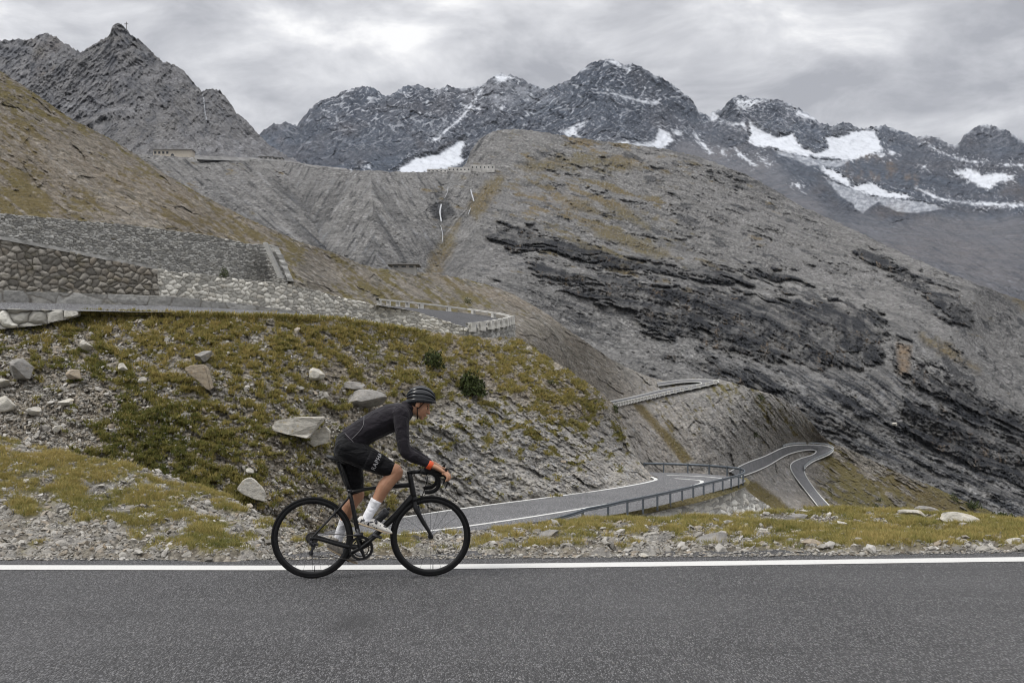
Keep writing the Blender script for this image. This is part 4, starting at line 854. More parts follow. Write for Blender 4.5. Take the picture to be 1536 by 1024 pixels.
at_ = sh_.data.color_attributes.new('masks', 'FLOAT_COLOR', 'POINT'); at_.data.foreach_set('color', np.tile([.75, 0, 0, 0], len(sh_.data.vertices)).astype(np.float32))

# stone guards of the upper hairpin
bk = dense([(566,455.5),(622,460),(700,469),(750,476.5),(766,481)], 8)
rail_on('stone_parapet', 'pale stone guard rail along the back of the upper hairpin', unproj(*bk.T, lut([(566,88),(622,100.5),(700,104.5),(766,99)])(bk[:, 0])), 0.42, 3.2, M_pale, 0.14, 0.3, 'stone', cat='parapet')
fr = dense([(700,494),(735,490),(758,485.5),(768,482)], 10)
rail_on('stone_parapet', 'pale toothed stone guard along the front tip of the upper hairpin', unproj(*fr.T, lut([(700,87.6),(735,89.5),(758,92.3),(768,95.5)])(fr[:, 0])), 0.5, 1.1, M_pale, 0.18, 0.42, 'stone', cat='parapet')

# ---- far hairpins draped on the spur
def far_road(name, inner, outer, near_out, skirt):
    I = dense(inner, 8); O = dense(outer, 8)
    di = D_dep(I[:, 0], I[:, 1]) - 3.5; do = D_dep(O[:, 0], O[:, 1]) - 3.5
    IP = unproj(I[:, 0], I[:, 1], di); OP = unproj(O[:, 0], O[:, 1], do)
    strip(name, IP, OP, M_lane, 3)
    for E_, dd in ((I, di), (O, do)):
        C = unproj(E_[:, 0], E_[:, 1], dd - 0.5)
        tt = np.gradient(E_, axis=0); tt /= np.linalg.norm(tt, axis=1)[:, None]; nn = np.stack([-tt[:, 1], tt[:, 0]], 1)
        strip('lane_line', unproj(E_[:, 0] - nn[:, 0] * .7, E_[:, 1] - nn[:, 1] * .7, dd - .5), unproj(E_[:, 0] + nn[:, 0] * .7, E_[:, 1] + nn[:, 1] * .7, dd - .5), M_line2)
    for E_, dd in ((I, di), (O, do)):                # banks that carry the road on the slope
        lo = unproj(E_[:, 0], E_[:, 1] + skirt, dd + 8); strip('road_bank', unproj(E_[:, 0], E_[:, 1], dd + .02), lo, M_hill)
    return IP, OP
fi = zq([(925,495),(1000,468),(1060,440),(1125,402),(1175,383),(1228,373),(1258,373),(1270,381),(1250,396),(1195,413),(1163,430),(1155,450),(1170,485),(1215,545),(1292,642)],800,550)
fo = zq([(880,470),(960,430),(1040,400),(1120,363),(1180,351),(1260,350),(1320,356),(1347,372),(1325,395),(1262,422),(1228,445),(1217,468),(1237,510),(1282,570),(1337,630)],800,550)
FI, FO_ = far_road('valley_road', fi, fo, 3, 4)
ui = zq([(330,158),(450,133),(570,104),(690,84),(748,76),(755,72),(740,68),(700,68),(650,72),(560,85)],800,550)
uo = zq([(350,180),(500,146),(620,118),(740,92),(815,74),(832,66),(800,58),(720,56),(640,60),(555,72)],800,550)
UI, UO = far_road('spur_road', ui, uo, 3, 4)
rail_on('guardrail', 'distant guardrail round the outside of the far valley hairpin', FO_[24:90], 0.9, 3.0, M_steel2, 0.45, 0.25, 'stone')
rail_on('stone_parapet', 'pale dashed stone guard along the front of the spur hairpin', UO[0:40], 0.8, 3.4, M_pale, 0.14, 0.7, 'stone', cat='parapet')
# ================================================================== RIDER AND BICYCLE
class MB:
    """collects lofted tubes, discs and boxes into one mesh"""
    def __init__(s): s.v = []; s.f = []; s.m = []
    def ring_loft(s, rings, closed=False, cap=True, mi=0):
        k = len(rings[0]); b = len(s.v)
        for r in rings: s.v += [tuple(map(float, p)) for p in r]
        n = len(rings)
        for i in range(n if closed else n - 1):
            a0 = b + i * k; a1 = b + ((i + 1) % n) * k
            for j in range(k):
                s.f.append((a0 + j, a0 + (j + 1) % k, a1 + (j + 1) % k, a1 + j)); s.m.append(mi)
        if cap and not closed:
            s.f.append(tuple(b + j for j in range(k))[::-1]); s.m.append(mi)
            s.f.append(tuple(b + (n - 1) * k + j for j in range(k))); s.m.append(mi)
        return s
    def tube(s, pts, r, seg=10, r2=None, ref=(0, 1, 0), sub=1, cap=True, mi=0, rnd=False, tw=None):
        """r: half size along ref-perpendicular (in the plane), r2: half size along ref"""
        P = np.array(pts, float); n = len(P)
        r = np.full(n, r, float) if np.isscalar(r) else np.array(r, float)
        r2 = r if r2 is None else (np.full(n, r2, float) if np.isscalar(r2) else np.array(r2, float))
        if sub > 1 and n > 2:
            t0 = np.arange(n); P = dense(P, sub); t1 = np.linspace(0, n - 1, len(P)); r = np.interp(t1, t0, r); r2 = np.interp(t1, t0, r2); n = len(P)
        elif sub > 1:
            t1 = np.linspace(0, 1, sub); P = P[0] + (P[1] - P[0]) * t1[:, None]; r = np.interp(t1, [0, 1], r); r2 = np.interp(t1, [0, 1], r2); n = sub
        if rnd:                                      # domed ends
            a, b = P[0] - P[1], P[-1] - P[-2]; a /= np.linalg.norm(a); b /= np.linalg.norm(b)
            ks = [(math.sin(q), math.cos(q)) for q in (0.45, 0.9, 1.3)]
            P = np.concatenate([[P[0] + a * r[0] * c for c, _ in ks[::-1]], P, [P[-1] + b * r[-1] * c for c, _ in ks]])
            r2 = np.concatenate([[r2[0] * c for _, c in ks[::-1]], r2, [r2[-1] * c for _, c in ks]])
            r = np.concatenate([[r[0] * c for _, c in ks[::-1]], r, [r[-1] * c for _, c in ks]])
            n = len(P)
        T = np.gradient(P, axis=0); T /= np.linalg.norm(T, axis=1)[:, None] + 1e-12
        ref = np.array(ref, float); rings = []
        for i in range(n):
            q = ref - T[i] * (ref @ T[i])
            if np.linalg.norm(q) < 0.05: q = np.array([1, 0.3, 0.1]) - T[i] * (np.array([1, 0.3, 0.1]) @ T[i])
            q /= np.linalg.norm(q); e = np.cross(T[i], q)
            rings.append([P[i] + e * r[i] * math.cos(a) + q * r2[i] * math.sin(a) for a in np.linspace(0, 2 * math.pi, seg, endpoint=False)])
        return s.ring_loft(rings, False, cap, mi)
    def ball(s, c, rx, ry=None, rz=None, R=None, nu=14, nv=10, mi=0):
        ry = ry or rx; rz = rz or rx; c = np.array(c, float); R = np.eye(3) if R is None else np.array(R, float)
        rings = []
        for i in range(1, nv):
            a = math.pi * i / nv
            rings.append([c + R.T @ np.array([rx * math.sin(a) * math.cos(b), ry * math.sin(a) * math.sin(b), -rz * math.cos(a)]) for b in np.linspace(0, 2 * math.pi, nu, endpoint=False)])
        return s.ring_loft(rings, mi=mi)
    def lathe(s, prof, c, axis=1, seg=64, closed=True, mi=0, a0=0.0, a1=2 * math.pi):
        """profile of (radius, along-axis) spun round the y axis"""
        c = np.array(c, float); full = abs(a1 - a0 - 2 * math.pi) < 1e-6
        rings = []
        for a in np.linspace(a0, a1, seg, endpoint=not full):
            rings.append([c + np.array([r * math.cos(a), y, r * math.sin(a)]) for r, y in prof])
        return s.ring_loft(rings, closed=full, cap=not full, mi=mi)
    def box(s, c, hx, hy, hz, R=None, mi=0, bev=0.25):
        c = np.array(c, float); R = np.eye(3) if R is None else np.array(R, float); b = bev * min(hx, hy)
        oc = [(-hx + b, -hy), (hx - b, -hy), (hx, -hy + b), (hx, hy - b), (hx - b, hy), (-hx + b, hy), (-hx, hy - b), (-hx, -hy + b)]
        return s.ring_loft([[c + R.T @ np.array([x, y, z]) for x, y in oc] for z in (-hz, hz)], mi=mi)
    def build(s, name, mat, parent=None, smooth=True, auto=None):
        me = bpy.data.meshes.new(name); me.from_pydata(s.v, [], s.f)
        for m in (mat if isinstance(mat, (list, tuple)) else [mat]): me.materials.append(m)
        me.polygons.foreach_set('material_index', s.m); me.polygons.foreach_set('use_smooth', [smooth] * len(s.f))
        bm = bmesh.new(); bm.from_mesh(me); bmesh.ops.recalc_face_normals(bm, faces=bm.faces); bm.to_mesh(me); bm.free()
        if auto: me.set_sharp_from_angle(angle=math.radians(auto))
        o = bpy.data.objects.new(name, me); COL.objects.link(o)
        if parent is not None: o.parent = parent
        return o
def fused(o, voxel, it=6, fac=0.5):
    """one continuous skin out of overlapping limbs"""
    m = o.modifiers.new('r', 'REMESH'); m.mode = 'VOXEL'; m.voxel_size = voxel; m.use_smooth_shade = True
    sm = o.modifiers.new('s', 'SMOOTH'); sm.factor = fac; sm.iterations = it
    dg = bpy.context.evaluated_depsgraph_get(); dg.update()
    me = bpy.data.meshes.new_from_object(o.evaluated_get(dg)); me.name = o.data.name
    o.modifiers.clear(); o.data = me
    me.polygons.foreach_set('use_smooth', [True] * len(me.polygons))
    return o

YAW, Y0 = math.radians(6.0), 9.33
X0 = (541.5 - CX) / FOC * Y0
cY, sY = math.cos(YAW), math.sin(YAW)
def B(px, py, y=0.0):
    k = (px - CX) / FOC
    x = (k * (Y0 + y * cY) - X0 + y * sY) / (cY - k * sY)
    return np.array([x, y, CH + (HY - py) / FOC * (Y0 + x * sY + y * cY)])

M_carbon = plain('black_carbon', (0.006, 0.006, 0.0065), 0.42, 0.3, var=0.3, scale=60)
M_rubber = plain('tyre_rubber', (0.007, 0.007, 0.0075), 0.75, 0.15, var=0.3, scale=80)
M_alloy = plain('dark_alloy', (0.06, 0.06, 0.065), 0.4, 0.5, 0.8, 0.3, 50)
M_chain = plain('oily_chain', (0.09, 0.085, 0.08), 0.42, 0.5, 0.8, 0.35, 200)
M_tape = plain('bar_tape', (0.007, 0.007, 0.0075), 0.8, 0.15, var=0.3, scale=120)
M_spoke = plain('spoke_steel', (0.03, 0.03, 0.032), 0.4, 0.5, 0.7)
M_bottle = plain('bottle_plastic', (0.02, 0.021, 0.024), 0.42, 0.45, var=0.25)

bike = thing('road_bicycle', 'black carbon road bicycle ridden along the white edge line', 'bicycle', (X0, Y0, 0), YAW)
RH = B(468.4, 805, 0); FH = B(645.8, 808, 0); RW = 0.340; RH[2] = FH[2] = RW
def wheel(c, nsp, rear):
    wroot = bpy.data.objects.new('wheel', None); COL.objects.link(wroot); wroot.parent = bike; wroot.location = tuple(c)
    o = (0, 0, 0)
    t_ = MB(); t_.lathe([(RW - 0.0135 + 0.0135 * math.cos(a), 0.0132 * math.sin(a)) for a in np.linspace(0, 2 * math.pi, 14, endpoint=False)], o, seg=96); t_.build('tyre', M_rubber, wroot)
    r_ = MB(); r_.lathe([(0.318, -0.011), (0.318, 0.011), (0.305, 0.0130), (0.295, 0.0115), (0.284, 0.004), (0.283, 0), (0.284, -0.004), (0.295, -0.0115), (0.305, -0.0130)], o, seg=96); r_.build('rim', M_carbon, wroot, auto=50)
    h_ = MB(); hw = 0.05 if not rear else 0.062
    h_.lathe([(0.006, -hw - .008), (0.011, -hw), (0.013, -hw + .012), (0.024, -hw + .02), (0.024, -hw + .024), (0.011, -hw + .03), (0.011, hw - .03), (0.022, hw - .024), (0.022, hw - .02), (0.013, hw - .012), (0.011, hw), (0.006, hw + .008)], o, seg=24, closed=False); h_.build('hub', M_alloy, wroot, auto=40)
    s_ = MB()
    for i in range(nsp):
        a = 2 * math.pi * i / nsp; side = 1 if i % 2 else -1; lean = 0.0 if (not rear) else (0.55 if (i // 2) % 2 else -0.55)
        p = (0.021 * math.cos(a + lean), side * (hw - .022), 0.021 * math.sin(a + lean)); q = (0.284 * math.cos(a), side * 0.002, 0.284 * math.sin(a))
        s_.tube([p, q], 0.0011, 5)
    s_.build('spokes', M_spoke, wroot)
    v_ = MB(); v_.tube([(0.02, 0, -0.282), (0.0205, 0, -0.235)], 0.003, 6); v_.build('valve', M_alloy, wroot)
    if rear:
        k_ = MB()
        for j, rr in enumerate((0.054, 0.049, 0.045, 0.041, 0.037, 0.033, 0.029, 0.025)):
            y = -0.022 - j * 0.0043; k_.lathe([(0.012, y - .0009), (rr, y - .0009), (rr, y + .0009), (0.012, y + .0009)], o, seg=28)
        k_.build('cassette', M_chain, wroot, False)
    return wroot
wheel(RH, 24, True); wheel(FH, 20, False)

BBp = B(541.5, 820.7); ST = B(524.5, 736); HT = B(614.3, 710); HB = B(621.5, 750); TTf = B(615.5, 727)
f = MB()
f.tube([BBp, ST], [0.021, 0.0165], 14, [0.026, 0.0165], sub=6)
f.tube([ST + (-.005, 0, -.012), B(560, 731.5), TTf], [0.0155, 0.015, 0.021], 14, [0.017, 0.017, 0.02], sub=4)
f.tube([BBp, B(585, 781), B(618.5, 744)], [0.027, 0.025, 0.027], 14, [0.03, 0.024, 0.022], sub=4)
f.tube([HT, HB], [0.021, 0.026], 16, [0.021, 0.025], sub=5)
f.tube([BBp - (0, .045, 0), BBp + (0, .045, 0)], 0.023, 18, ref=(1, 0, 0))
for sgn in (-1, 1):
    f.tube([BBp + (-.005, sgn * .03, 0), BBp + (-.14, sgn * .045, .02), RH + (.05, sgn * .064, -.004), RH + (-.004, sgn * .066, 0)], [0.019, 0.015, 0.0115, 0.012], 10, [0.009, 0.008, 0.006, 0.005], sub=4)
    f.tube([ST + (-.002, sgn * .012, -.045), ST + (-.09, sgn * .028, -.15), RH + (.012, sgn * .062, .018), RH + (0, sgn * .066, 0)], [0.011, 0.008, 0.0075, 0.010], 10, [0.008, 0.006, 0.005, 0.005], sub=4)
    f.box(RH + (0, sgn * .066, 0), 0.014, 0.004, 0.016)
fr_ = f.build('frame', M_carbon, bike)
m = MB(); m.tube([ST + (0, 0, -.006), ST + (-.001, 0, .012)], 0.021, 16); m.build('seat_clamp', M_alloy, fr_)
fk = MB()
fk.tube([HB + (-.002, 0, .03), HB + (0.002, 0, -.012)], 0.027, 16, sub=3)
for sgn in (-1, 1):
    fk.tube([HB + (0.0, sgn * .012, -.008), HB + (.012, sgn * .046, -.065), (FH + HB) / 2 + (-.012, sgn * .05, 0), FH + (-.008, sgn * .052, .03), FH + (0, sgn * .053, -.004)], [0.020, 0.021, 0.017, 0.0125, 0.012], 12, [0.014, 0.012, 0.010, 0.008, 0.007], sub=5)
fk.build('fork', M_carbon, bike)
sp_ = MB(); SP0 = B(524.5, 736); SPt = B(511.5, 692)
sp_.tube([SP0 + (.002, 0, -.02), SPt], [0.0145, 0.0145], 14, sub=4); sp_.box(SPt + (0, 0, .004), 0.03, 0.02, 0.01); sp_.build('seatpost', M_carbon, bike)
sd_ = MB()
sa = [B(491, 684), B(497, 686), B(508, 688), B(522, 688), B(535, 689), B(545, 691)]
sd_.tube(sa, [0.012, 0.02, 0.023, 0.02, 0.017, 0.012], 16, [0.045, 0.068, 0.066, 0.04, 0.024, 0.016], sub=5, rnd=True)
sd = sd_.build('saddle', plain('saddle_cover', (0.013, 0.013, 0.014), 0.5, 0.35), bike)
rl = MB()
for sgn in (-1, 1): rl.tube([sa[1] + (0, sgn * .03, -.012), B(503, 694, sgn * .022), B(520, 694, sgn * .02), sa[4] + (0, sgn * .01, -.012)], 0.0035, 8, sub=4)
rl.build('saddle_rails', M_alloy, sd)

# cockpit
st_ = MB(); BC = B(633, 706.5)
st_.tube([HT + (-.003, 0, -.004), HT + (-.005, 0, .02)], 0.02, 14); st_.tube([HT + (-.006, 0, .008), BC], [0.018, 0.018], 12, sub=3); st_.tube([BC - (0, .024, 0), BC + (0, .024, 0)], 0.021, 14, ref=(1, 0, 0)); st_.build('stem', M_carbon, bike)
hb = MB(); hwid = 0.205
cage_pts = {}
for sgn in (-1, 1):
    y = sgn * hwid
    # pixel outline of the near drop, read at the near side and mirrored
    d = [B(642, 707.5, -hwid), B(651, 711, -hwid), B(657.5, 719, -hwid), B(657.5, 729, -hwid), B(650, 736.5, -hwid), B(637, 738.5, -hwid)]
    d = [np.array([p[0], y, p[2]]) for p in d]
    hb.tube([BC + (0, sgn * .02, 0), BC + (.0, sgn * .09, .002), BC + (.006, sgn * .16, .0), np.array([BC[0] + .028, sgn * .195, BC[2] - .002])] + d, [0.0155, 0.0158, 0.0158, 0.016] + [0.0165] * 6, 12, sub=5, ref=(0.1, 0.2, 1))
hbo = hb.build('handlebar', M_tape, bike)
HOODS = []
for sgn in (-1, 1):
    y = sgn * hwid
    hd = [B(645, 708.5, -hwid), B(654, 710.5, -hwid), B(662, 711.5, -hwid), B(667, 707.5, -hwid), B(669.5, 703.5, -hwid)]
    hd = [np.array([p[0], y * 1.0, p[2]]) for p in hd]; HOODS.append(hd)
    l = MB(); l.tube(hd, [0.017, 0.02, 0.021, 0.017, 0.011], 12, [0.014, 0.0165, 0.017, 0.015, 0.01], sub=4, rnd=True)
    lo = l.build('brake_hood', M_tape, bike)
    lv = MB(); lp = [B(666, 713, -hwid), B(670.5, 718, -hwid), B(671, 724, -hwid), B(668.5, 731, -hwid)]
    lv.tube([np.array([p[0], y * 1.03, p[2]]) for p in lp], [0.011, 0.009, 0.008, 0.006], 10, [0.006, 0.008, 0.009, 0.008], sub=4, rnd=True); lv.build('brake_lever', M_carbon, lo)
cb_ = MB()
for sgn in (-1, 1):
    cb_.tube([BC + (.02, sgn * .05, -.01), BC + (.045, sgn * .03, -.07), HB + (.045, sgn * .012, -.02), HB + (.03, sgn * .02, -.05)], 0.0025, 6, sub=6)
cb_.build('brake_cables', M_tape, bike)
for c_, dirx in ((HB + (.034, 0, -.062), 1), (ST + (-.115, 0, -.165), -1)):
    bc_ = MB()
    bc_.box(c_, 0.012, 0.018, 0.014)
    for sgn in (-1, 1): bc_.tube([c_ + (0, sgn * .012, .01), c_ + (dirx * .006, sgn * .034, -.008), c_ + (dirx * .004, sgn * .026, -.042)], [0.008, 0.007, 0.006], 8, sub=4); bc_.box(c_ + (dirx * .004, sgn * .02, -.046), 0.02, 0.005, 0.006)
    bc_.build('brake_caliper', M_alloy, bike)
# drivetrain on the near side (y < 0)
CRa = B(569, 800.5, -.09); cdir = np.array([CRa[0] - BBp[0], 0, CRa[2] - BBp[2]]); cdir /= np.linalg.norm(cdir); CL = 0.1725
ck = MB(); yc = -0.045
def ring(mb, r0, r1, y, teeth, th=0.0016):
    rings = []
    for i in range(teeth * 2):
        a = math.pi * i / teeth; ro = r1 if i % 2 else r1 - 0.0035
        rings.append([BBp + (rr * math.cos(a), y + dy, rr * math.sin(a)) for rr, dy in ((r0, -th), (ro, -th), (ro, th), (r0, th))])
    mb.ring_loft(rings, closed=True)
ring(ck, 0.080, 0.103, yc, 50); ring(ck, 0.062, 0.073, yc + 0.007, 34)
for a in (0.4, 1.97, 3.54, 5.1):
    u = np.array([math.cos(a), 0, math.sin(a)]); ck.tube([BBp + (0, yc - .002, 0) + u * .02, BBp + (0, yc - .002, 0) + u * .088], [0.016, 0.009], 8, [0.005, 0.004], sub=3)
ck.tube([BBp + (0, yc - .016, 0), BBp + (0, yc + .01, 0)], 0.022, 18, ref=(1, 0, 0))
cko = ck.build('crankset', M_carbon, bike, auto=40)
PED = []
for sgn in (-1, 1):
    u = cdir * (1 if sgn < 0 else -1); y = sgn * 0.066
    a = MB(); a.tube([BBp + (0, sgn * .052, 0) - u * .012, BBp + (0, y, 0) + u * .09, BBp + (0, y, 0) + u * (CL + .01)], [0.017, 0.013, 0.012], 10, [0.009, 0.008, 0.007], sub=3, rnd=True); a.build('crank_arm', M_carbon, cko)
    pc = BBp + (0, sgn * .105, 0) + u * CL; PED.append(pc)
    p = MB(); p.tube([pc + (0, -sgn * .036, 0), pc + (0, sgn * .03, 0)], 0.007, 10, ref=(1, 0, 0)); ang = -0.33 if sgn < 0 else -0.5
    Rp = np.array([[math.cos(ang), 0, math.sin(ang)], [0, 1, 0], [-math.sin(ang), 0, math.cos(ang)]]); p.box(pc, 0.042, 0.03, 0.009, Rp); p.build('pedal', M_alloy, bike)
ch = MB(); yk = -0.044; jt = RH + (.012, -.044, -.062); jb = RH + (-.006 + .0, -.044, -.125)
ch.tube([BBp + (.02, yk, .101), RH + (.02, -.04, .045)], 0.0042, 6); ch.tube([BBp + (-.01, yk, -.102), jb + (.016, 0, -.02)], 0.0042, 6)
ch.tube([RH + (-.03, -.04, -.036), jt + (-.02, 0, .0), jt + (.014, 0, -.018), jb + (-.02, 0, .008), jb + (.0, 0, -.022), jb + (.016, 0, -.02)], 0.0042, 6, sub=4)
a_ = [RH + (0.048 * math.cos(q), -.04, 0.048 * math.sin(q)) for q in np.linspace(1.15, 3.9, 12)]; ch.tube(a_, 0.0042, 6)
a_ = [BBp + (0.102 * math.cos(q), yk, 0.102 * math.sin(q)) for q in np.linspace(1.4, -1.6, 16)]; ch.tube(a_, 0.0042, 6)
ch.build('chain', M_chain, bike)
dr = MB(); dr.tube([RH + (.0, -.058, -.01), RH + (-.006, -.062, -.035), RH + (.012, -.055, -.055)], [0.011, 0.014, 0.014], 10, sub=4, rnd=True)
dr.tube([RH + (.02, -.054, -.04), RH + (.045, -.05, -.05)], 0.012, 10, rnd=True)
for j in (jt, jb): dr.lathe([(0.004, -.003), (0.02, -.003), (0.02, .003), (0.004, .003)], j, seg=20)
dr.tube([jt + (0, -.006, 0), jb + (0, -.006, 0)], [0.011, 0.011], 8, [0.002, 0.002], rnd=True); dr.build('rear_derailleur', M_alloy, bike, auto=50)
fd = MB(); fd.box(BBp + (-.015, -.038, .118), 0.035, 0.004, 0.014); fd.box(BBp + (-.02, -.05, .112), 0.04, 0.003, 0.012); fd.tube([BBp + (-.03, -.02, .15), BBp + (-.015, -.04, .12)], 0.011, 8, rnd=True); fd.build('front_derailleur', M_alloy, bike)
dtd = B(618.5, 744) - BBp; dtd /= np.linalg.norm(dtd); dtn = np.array([-dtd[2], 0, dtd[0]]); BTc = BBp + dtd * 0.295 + dtn * 0.066
bg_ = MB()
for sgn in (-1, 1): bg_.tube([BTc - dtd * .07 - dtn * .04, BTc - dtd * .078 + (0, sgn * .025, 0), BTc - dtd * .03 + (0, sgn * .04, 0) + dtn * .012, BTc + dtd * .04 + (0, sgn * .036, 0) - dtn * .02, BTc + dtd * .05 - dtn * .04], 0.004, 7, sub=5)
bg_.build('bottle_cage', M_carbon, bike)
bt = thing('water_bottle', 'black water bottle in the cage on the bicycle down tube', 'bottle', (X0, Y0, 0), YAW)
b_ = MB(); s0 = -0.075
b_.tube([BTc + dtd * (s0 + q) for q in (0, .006, .06, .075, .085, .12, .135)], [0.033, 0.0365, 0.0365, 0.034, 0.0365, 0.0365, 0.033], 22, sub=1); b_.build('bottle_body', M_bottle, bt)
b_ = MB(); b_.tube([BTc + dtd * (s0 + q) for q in (.135, .139, .152, .158)], [0.034, 0.034, 0.033, 0.02], 22); b_.tube([BTc + dtd * (s0 + q) for q in (.158, .172, .174, .182)], [0.011, 0.011, 0.014, 0.012], 14); b_.build('bottle_cap', plain('cap_plastic', (0.03, 0.031, 0.034), 0.4, 0.5), bt)

# ---- rider
def cloth(name, col, s=55.0, b=0.0025, rough=0.85):
    N = Nodes(name); n = N.noise(s * 4, 4, 0.7); big = N.noise(9.0, 4, 0.6, None, 0.8)
    c = N.ramp(big, [(0.3, tuple(x * 0.75 for x in col)), (0.7, tuple(x * 1.3 for x in col))])
    fold = N.noise(14.0, 3, 0.5, N.map((0.5, 1, 1.0), (0, 0.6, 0)), 1.2)
    nr = N.bump(fold, 0.03, 0.9); nr = N.bump(n, b, 0.5, nr)
    N.put(N.b, 'Sheen Weight', 0.06)
    return N.done(c, rough, nr, 0.15)
def skin_mat(name, col):
    N = Nodes(name)
    c = N.ramp(N.noise(16.0, 5, 0.6), [(0.3, (col[0] * .86, col[1] * .78, col[2] * .74)), (0.7, (col[0] * 1.1, col[1] * 1.08, col[2] * 1.05))])
    N.put(N.b, 'Subsurface Weight', 0.12); N.put(N.b, 'Subsurface Radius', (0.012, 0.005, 0.003)); N.put(N.b, 'Subsurface Scale', 0.6)
    return N.done(c, 0.5, N.bump(N.noise(120, 4), 0.0012, 0.4), 0.35)
M_skin = skin_mat('skin', (0.36, 0.20, 0.125))
M_jersey = cloth('charcoal_jersey', (0.0155, 0.0135, 0.017)); M_short = cloth('black_lycra', (0.0035, 0.0035, 0.0045), 80, 0.001, 0.7)
M_sock = cloth('white_sock', (0.72, 0.72, 0.74), 90, 0.002); M_hair = plain('dark_hair', (0.018, 0.013, 0.01), 0.7, 0.3, var=0.5, scale=90)
per = thing('person', 'cyclist in charcoal jersey, black shorts and dark helmet leaning over the handlebar', 'person', (X0, Y0, 0), YAW)

mir = lambda p: np.array([p[0], -p[1], p[2]])
# joints of the near (right) side; the far arm mirrors the near one
SH = B(602, 621, -.165); EL = B(606.5, 676, -.235); WR = B(645.5, 698, -.213); KN = B(641.5, 704, -.2)
HIPn = B(521, 673, -.085); KNn = B(594, 708, -.115); ANn = B(551.5, 775, -.115)
HIPf = B(520, 677, .085); KNf = B(535.5, 742, .115); ANf = B(510.5, 797, .115)
tc_ = [B(514, 675), B(524, 664), B(546, 647.5), B(566, 636), B(589, 625.5), B(605, 618), B(613, 611)]
tr = [0.085, 0.118, 0.113, 0.117, 0.118, 0.088, 0.058]; tw_ = [0.12, 0.158, 0.145, 0.158, 0.178, 0.165, 0.075]
O = B(627.5, 605.5); fw = np.array([0.91, 0, -0.41]); fw /= np.linalg.norm(fw); up = np.array([-fw[2], 0, fw[0]]); RHd = np.array([fw, [0, 1, 0], up])
H = lambda f_, y, u: O + fw * f_ + up * u + np.array([0, y, 0])
def arm(mb, g=0.0, wrist_end=True, mirror=False):
    q = [SH + (-.02, .03, 0), SH, SH * .55 + EL * .45 + (-.006, -.006, 0), EL + (.002, 0, .012), EL * .72 + WR * .28 + (-.004, 0, -.006), EL * .3 + WR * .7, WR]
    r = [0.062, 0.066, 0.054, 0.046, 0.047, 0.036, 0.027]
    if mirror: q = [mir(p) for p in q]
    mb.tube(q, [x + g for x in r], 14, [x * 1.02 + g for x in r], sub=5, rnd=True)
def leg(mb, h, k, a, g=0.0, upto=1.0, t0=0.0):
    d1 = k - h; d2 = a - k; back = np.array([-d2[2], 0, d2[0]]); back /= np.linalg.norm(back); back *= -np.sign(back[0]) if abs(back[0]) > .01 else 1
    fr1 = np.array([-d1[2], 0, d1[0]]); fr1 /= np.linalg.norm(fr1)
    if fr1[0] < 0: fr1 = -fr1
    q = [h, h + d1 * .3, h + d1 * .62, h + d1 * .86, k + fr1 * .0, k + d2 * .14 + back * .006, k + d2 * .34 + back * .018, k + d2 * .62 + back * .008, k + d2 * .84, a]
    r = [0.102, 0.098, 0.083, 0.066, 0.062, 0.057, 0.061, 0.046, 0.036, 0.037]
    n = int(round(upto * (len(q) - 1))) + 1; n0 = int(t0 * (len(q) - 1))
    mb.tube(q[n0:n], [x + g for x in r[n0:n]], 16, [x * .95 + g for x in r[n0:n]], sub=5, rnd=True)

b = MB()
b.tube(tc_, [x - .012 for x in tr], 18, [x - .012 for x in tw_], sub=5, rnd=True)
arm(b, -.004); arm(b, -.004, mirror=True); leg(b, HIPn, KNn, ANn); leg(b, HIPf, KNf, ANf)
b.tube([B(608, 613), B(617, 609), O + fw * .0 - up * .045, O - up * .01], [0.062, 0.056, 0.056, 0.06], 16, [0.066, 0.058, 0.055, 0.058], sub=4)
b.ball(H(-.005, 0, .045), .099, .076, .088, RHd, 22, 16); b.ball(H(.05, 0, -.028), .047, .058, .076, RHd, 18, 12); b.ball(H(.045, 0, -.07), .043, .05, .036, RHd, 16, 10)
b.ball(H(.074, 0, -.097), .02, .024, .018, RHd); b.ball(H(.083, 0, .016), .017, .054, .014, RHd)
b.tube([H(.088, 0, .012), H(.103, 0, -.02), H(.113, 0, -.036)], [0.009, 0.011, 0.013], 10, [0.009, 0.012, 0.017], sub=4, rnd=True); b.ball(H(.098, 0, -.038), .012, .019, .009, RHd)
b.ball(H(.092, 0, -.062), .012, .022, .008, RHd); b.ball(H(.091, 0, -.074), .011, .02, .008, RHd)
for sgn in (-1, 1):
    b.ball(H(.06, sgn * .036, -.012), .028, .022, .02, RHd)
    b.ball(H(-.004, sgn * .077, -.004), .02, .009, .032, RHd); b.ball(H(.004, sgn * .072, -.02), .014, .012, .016, RHd)
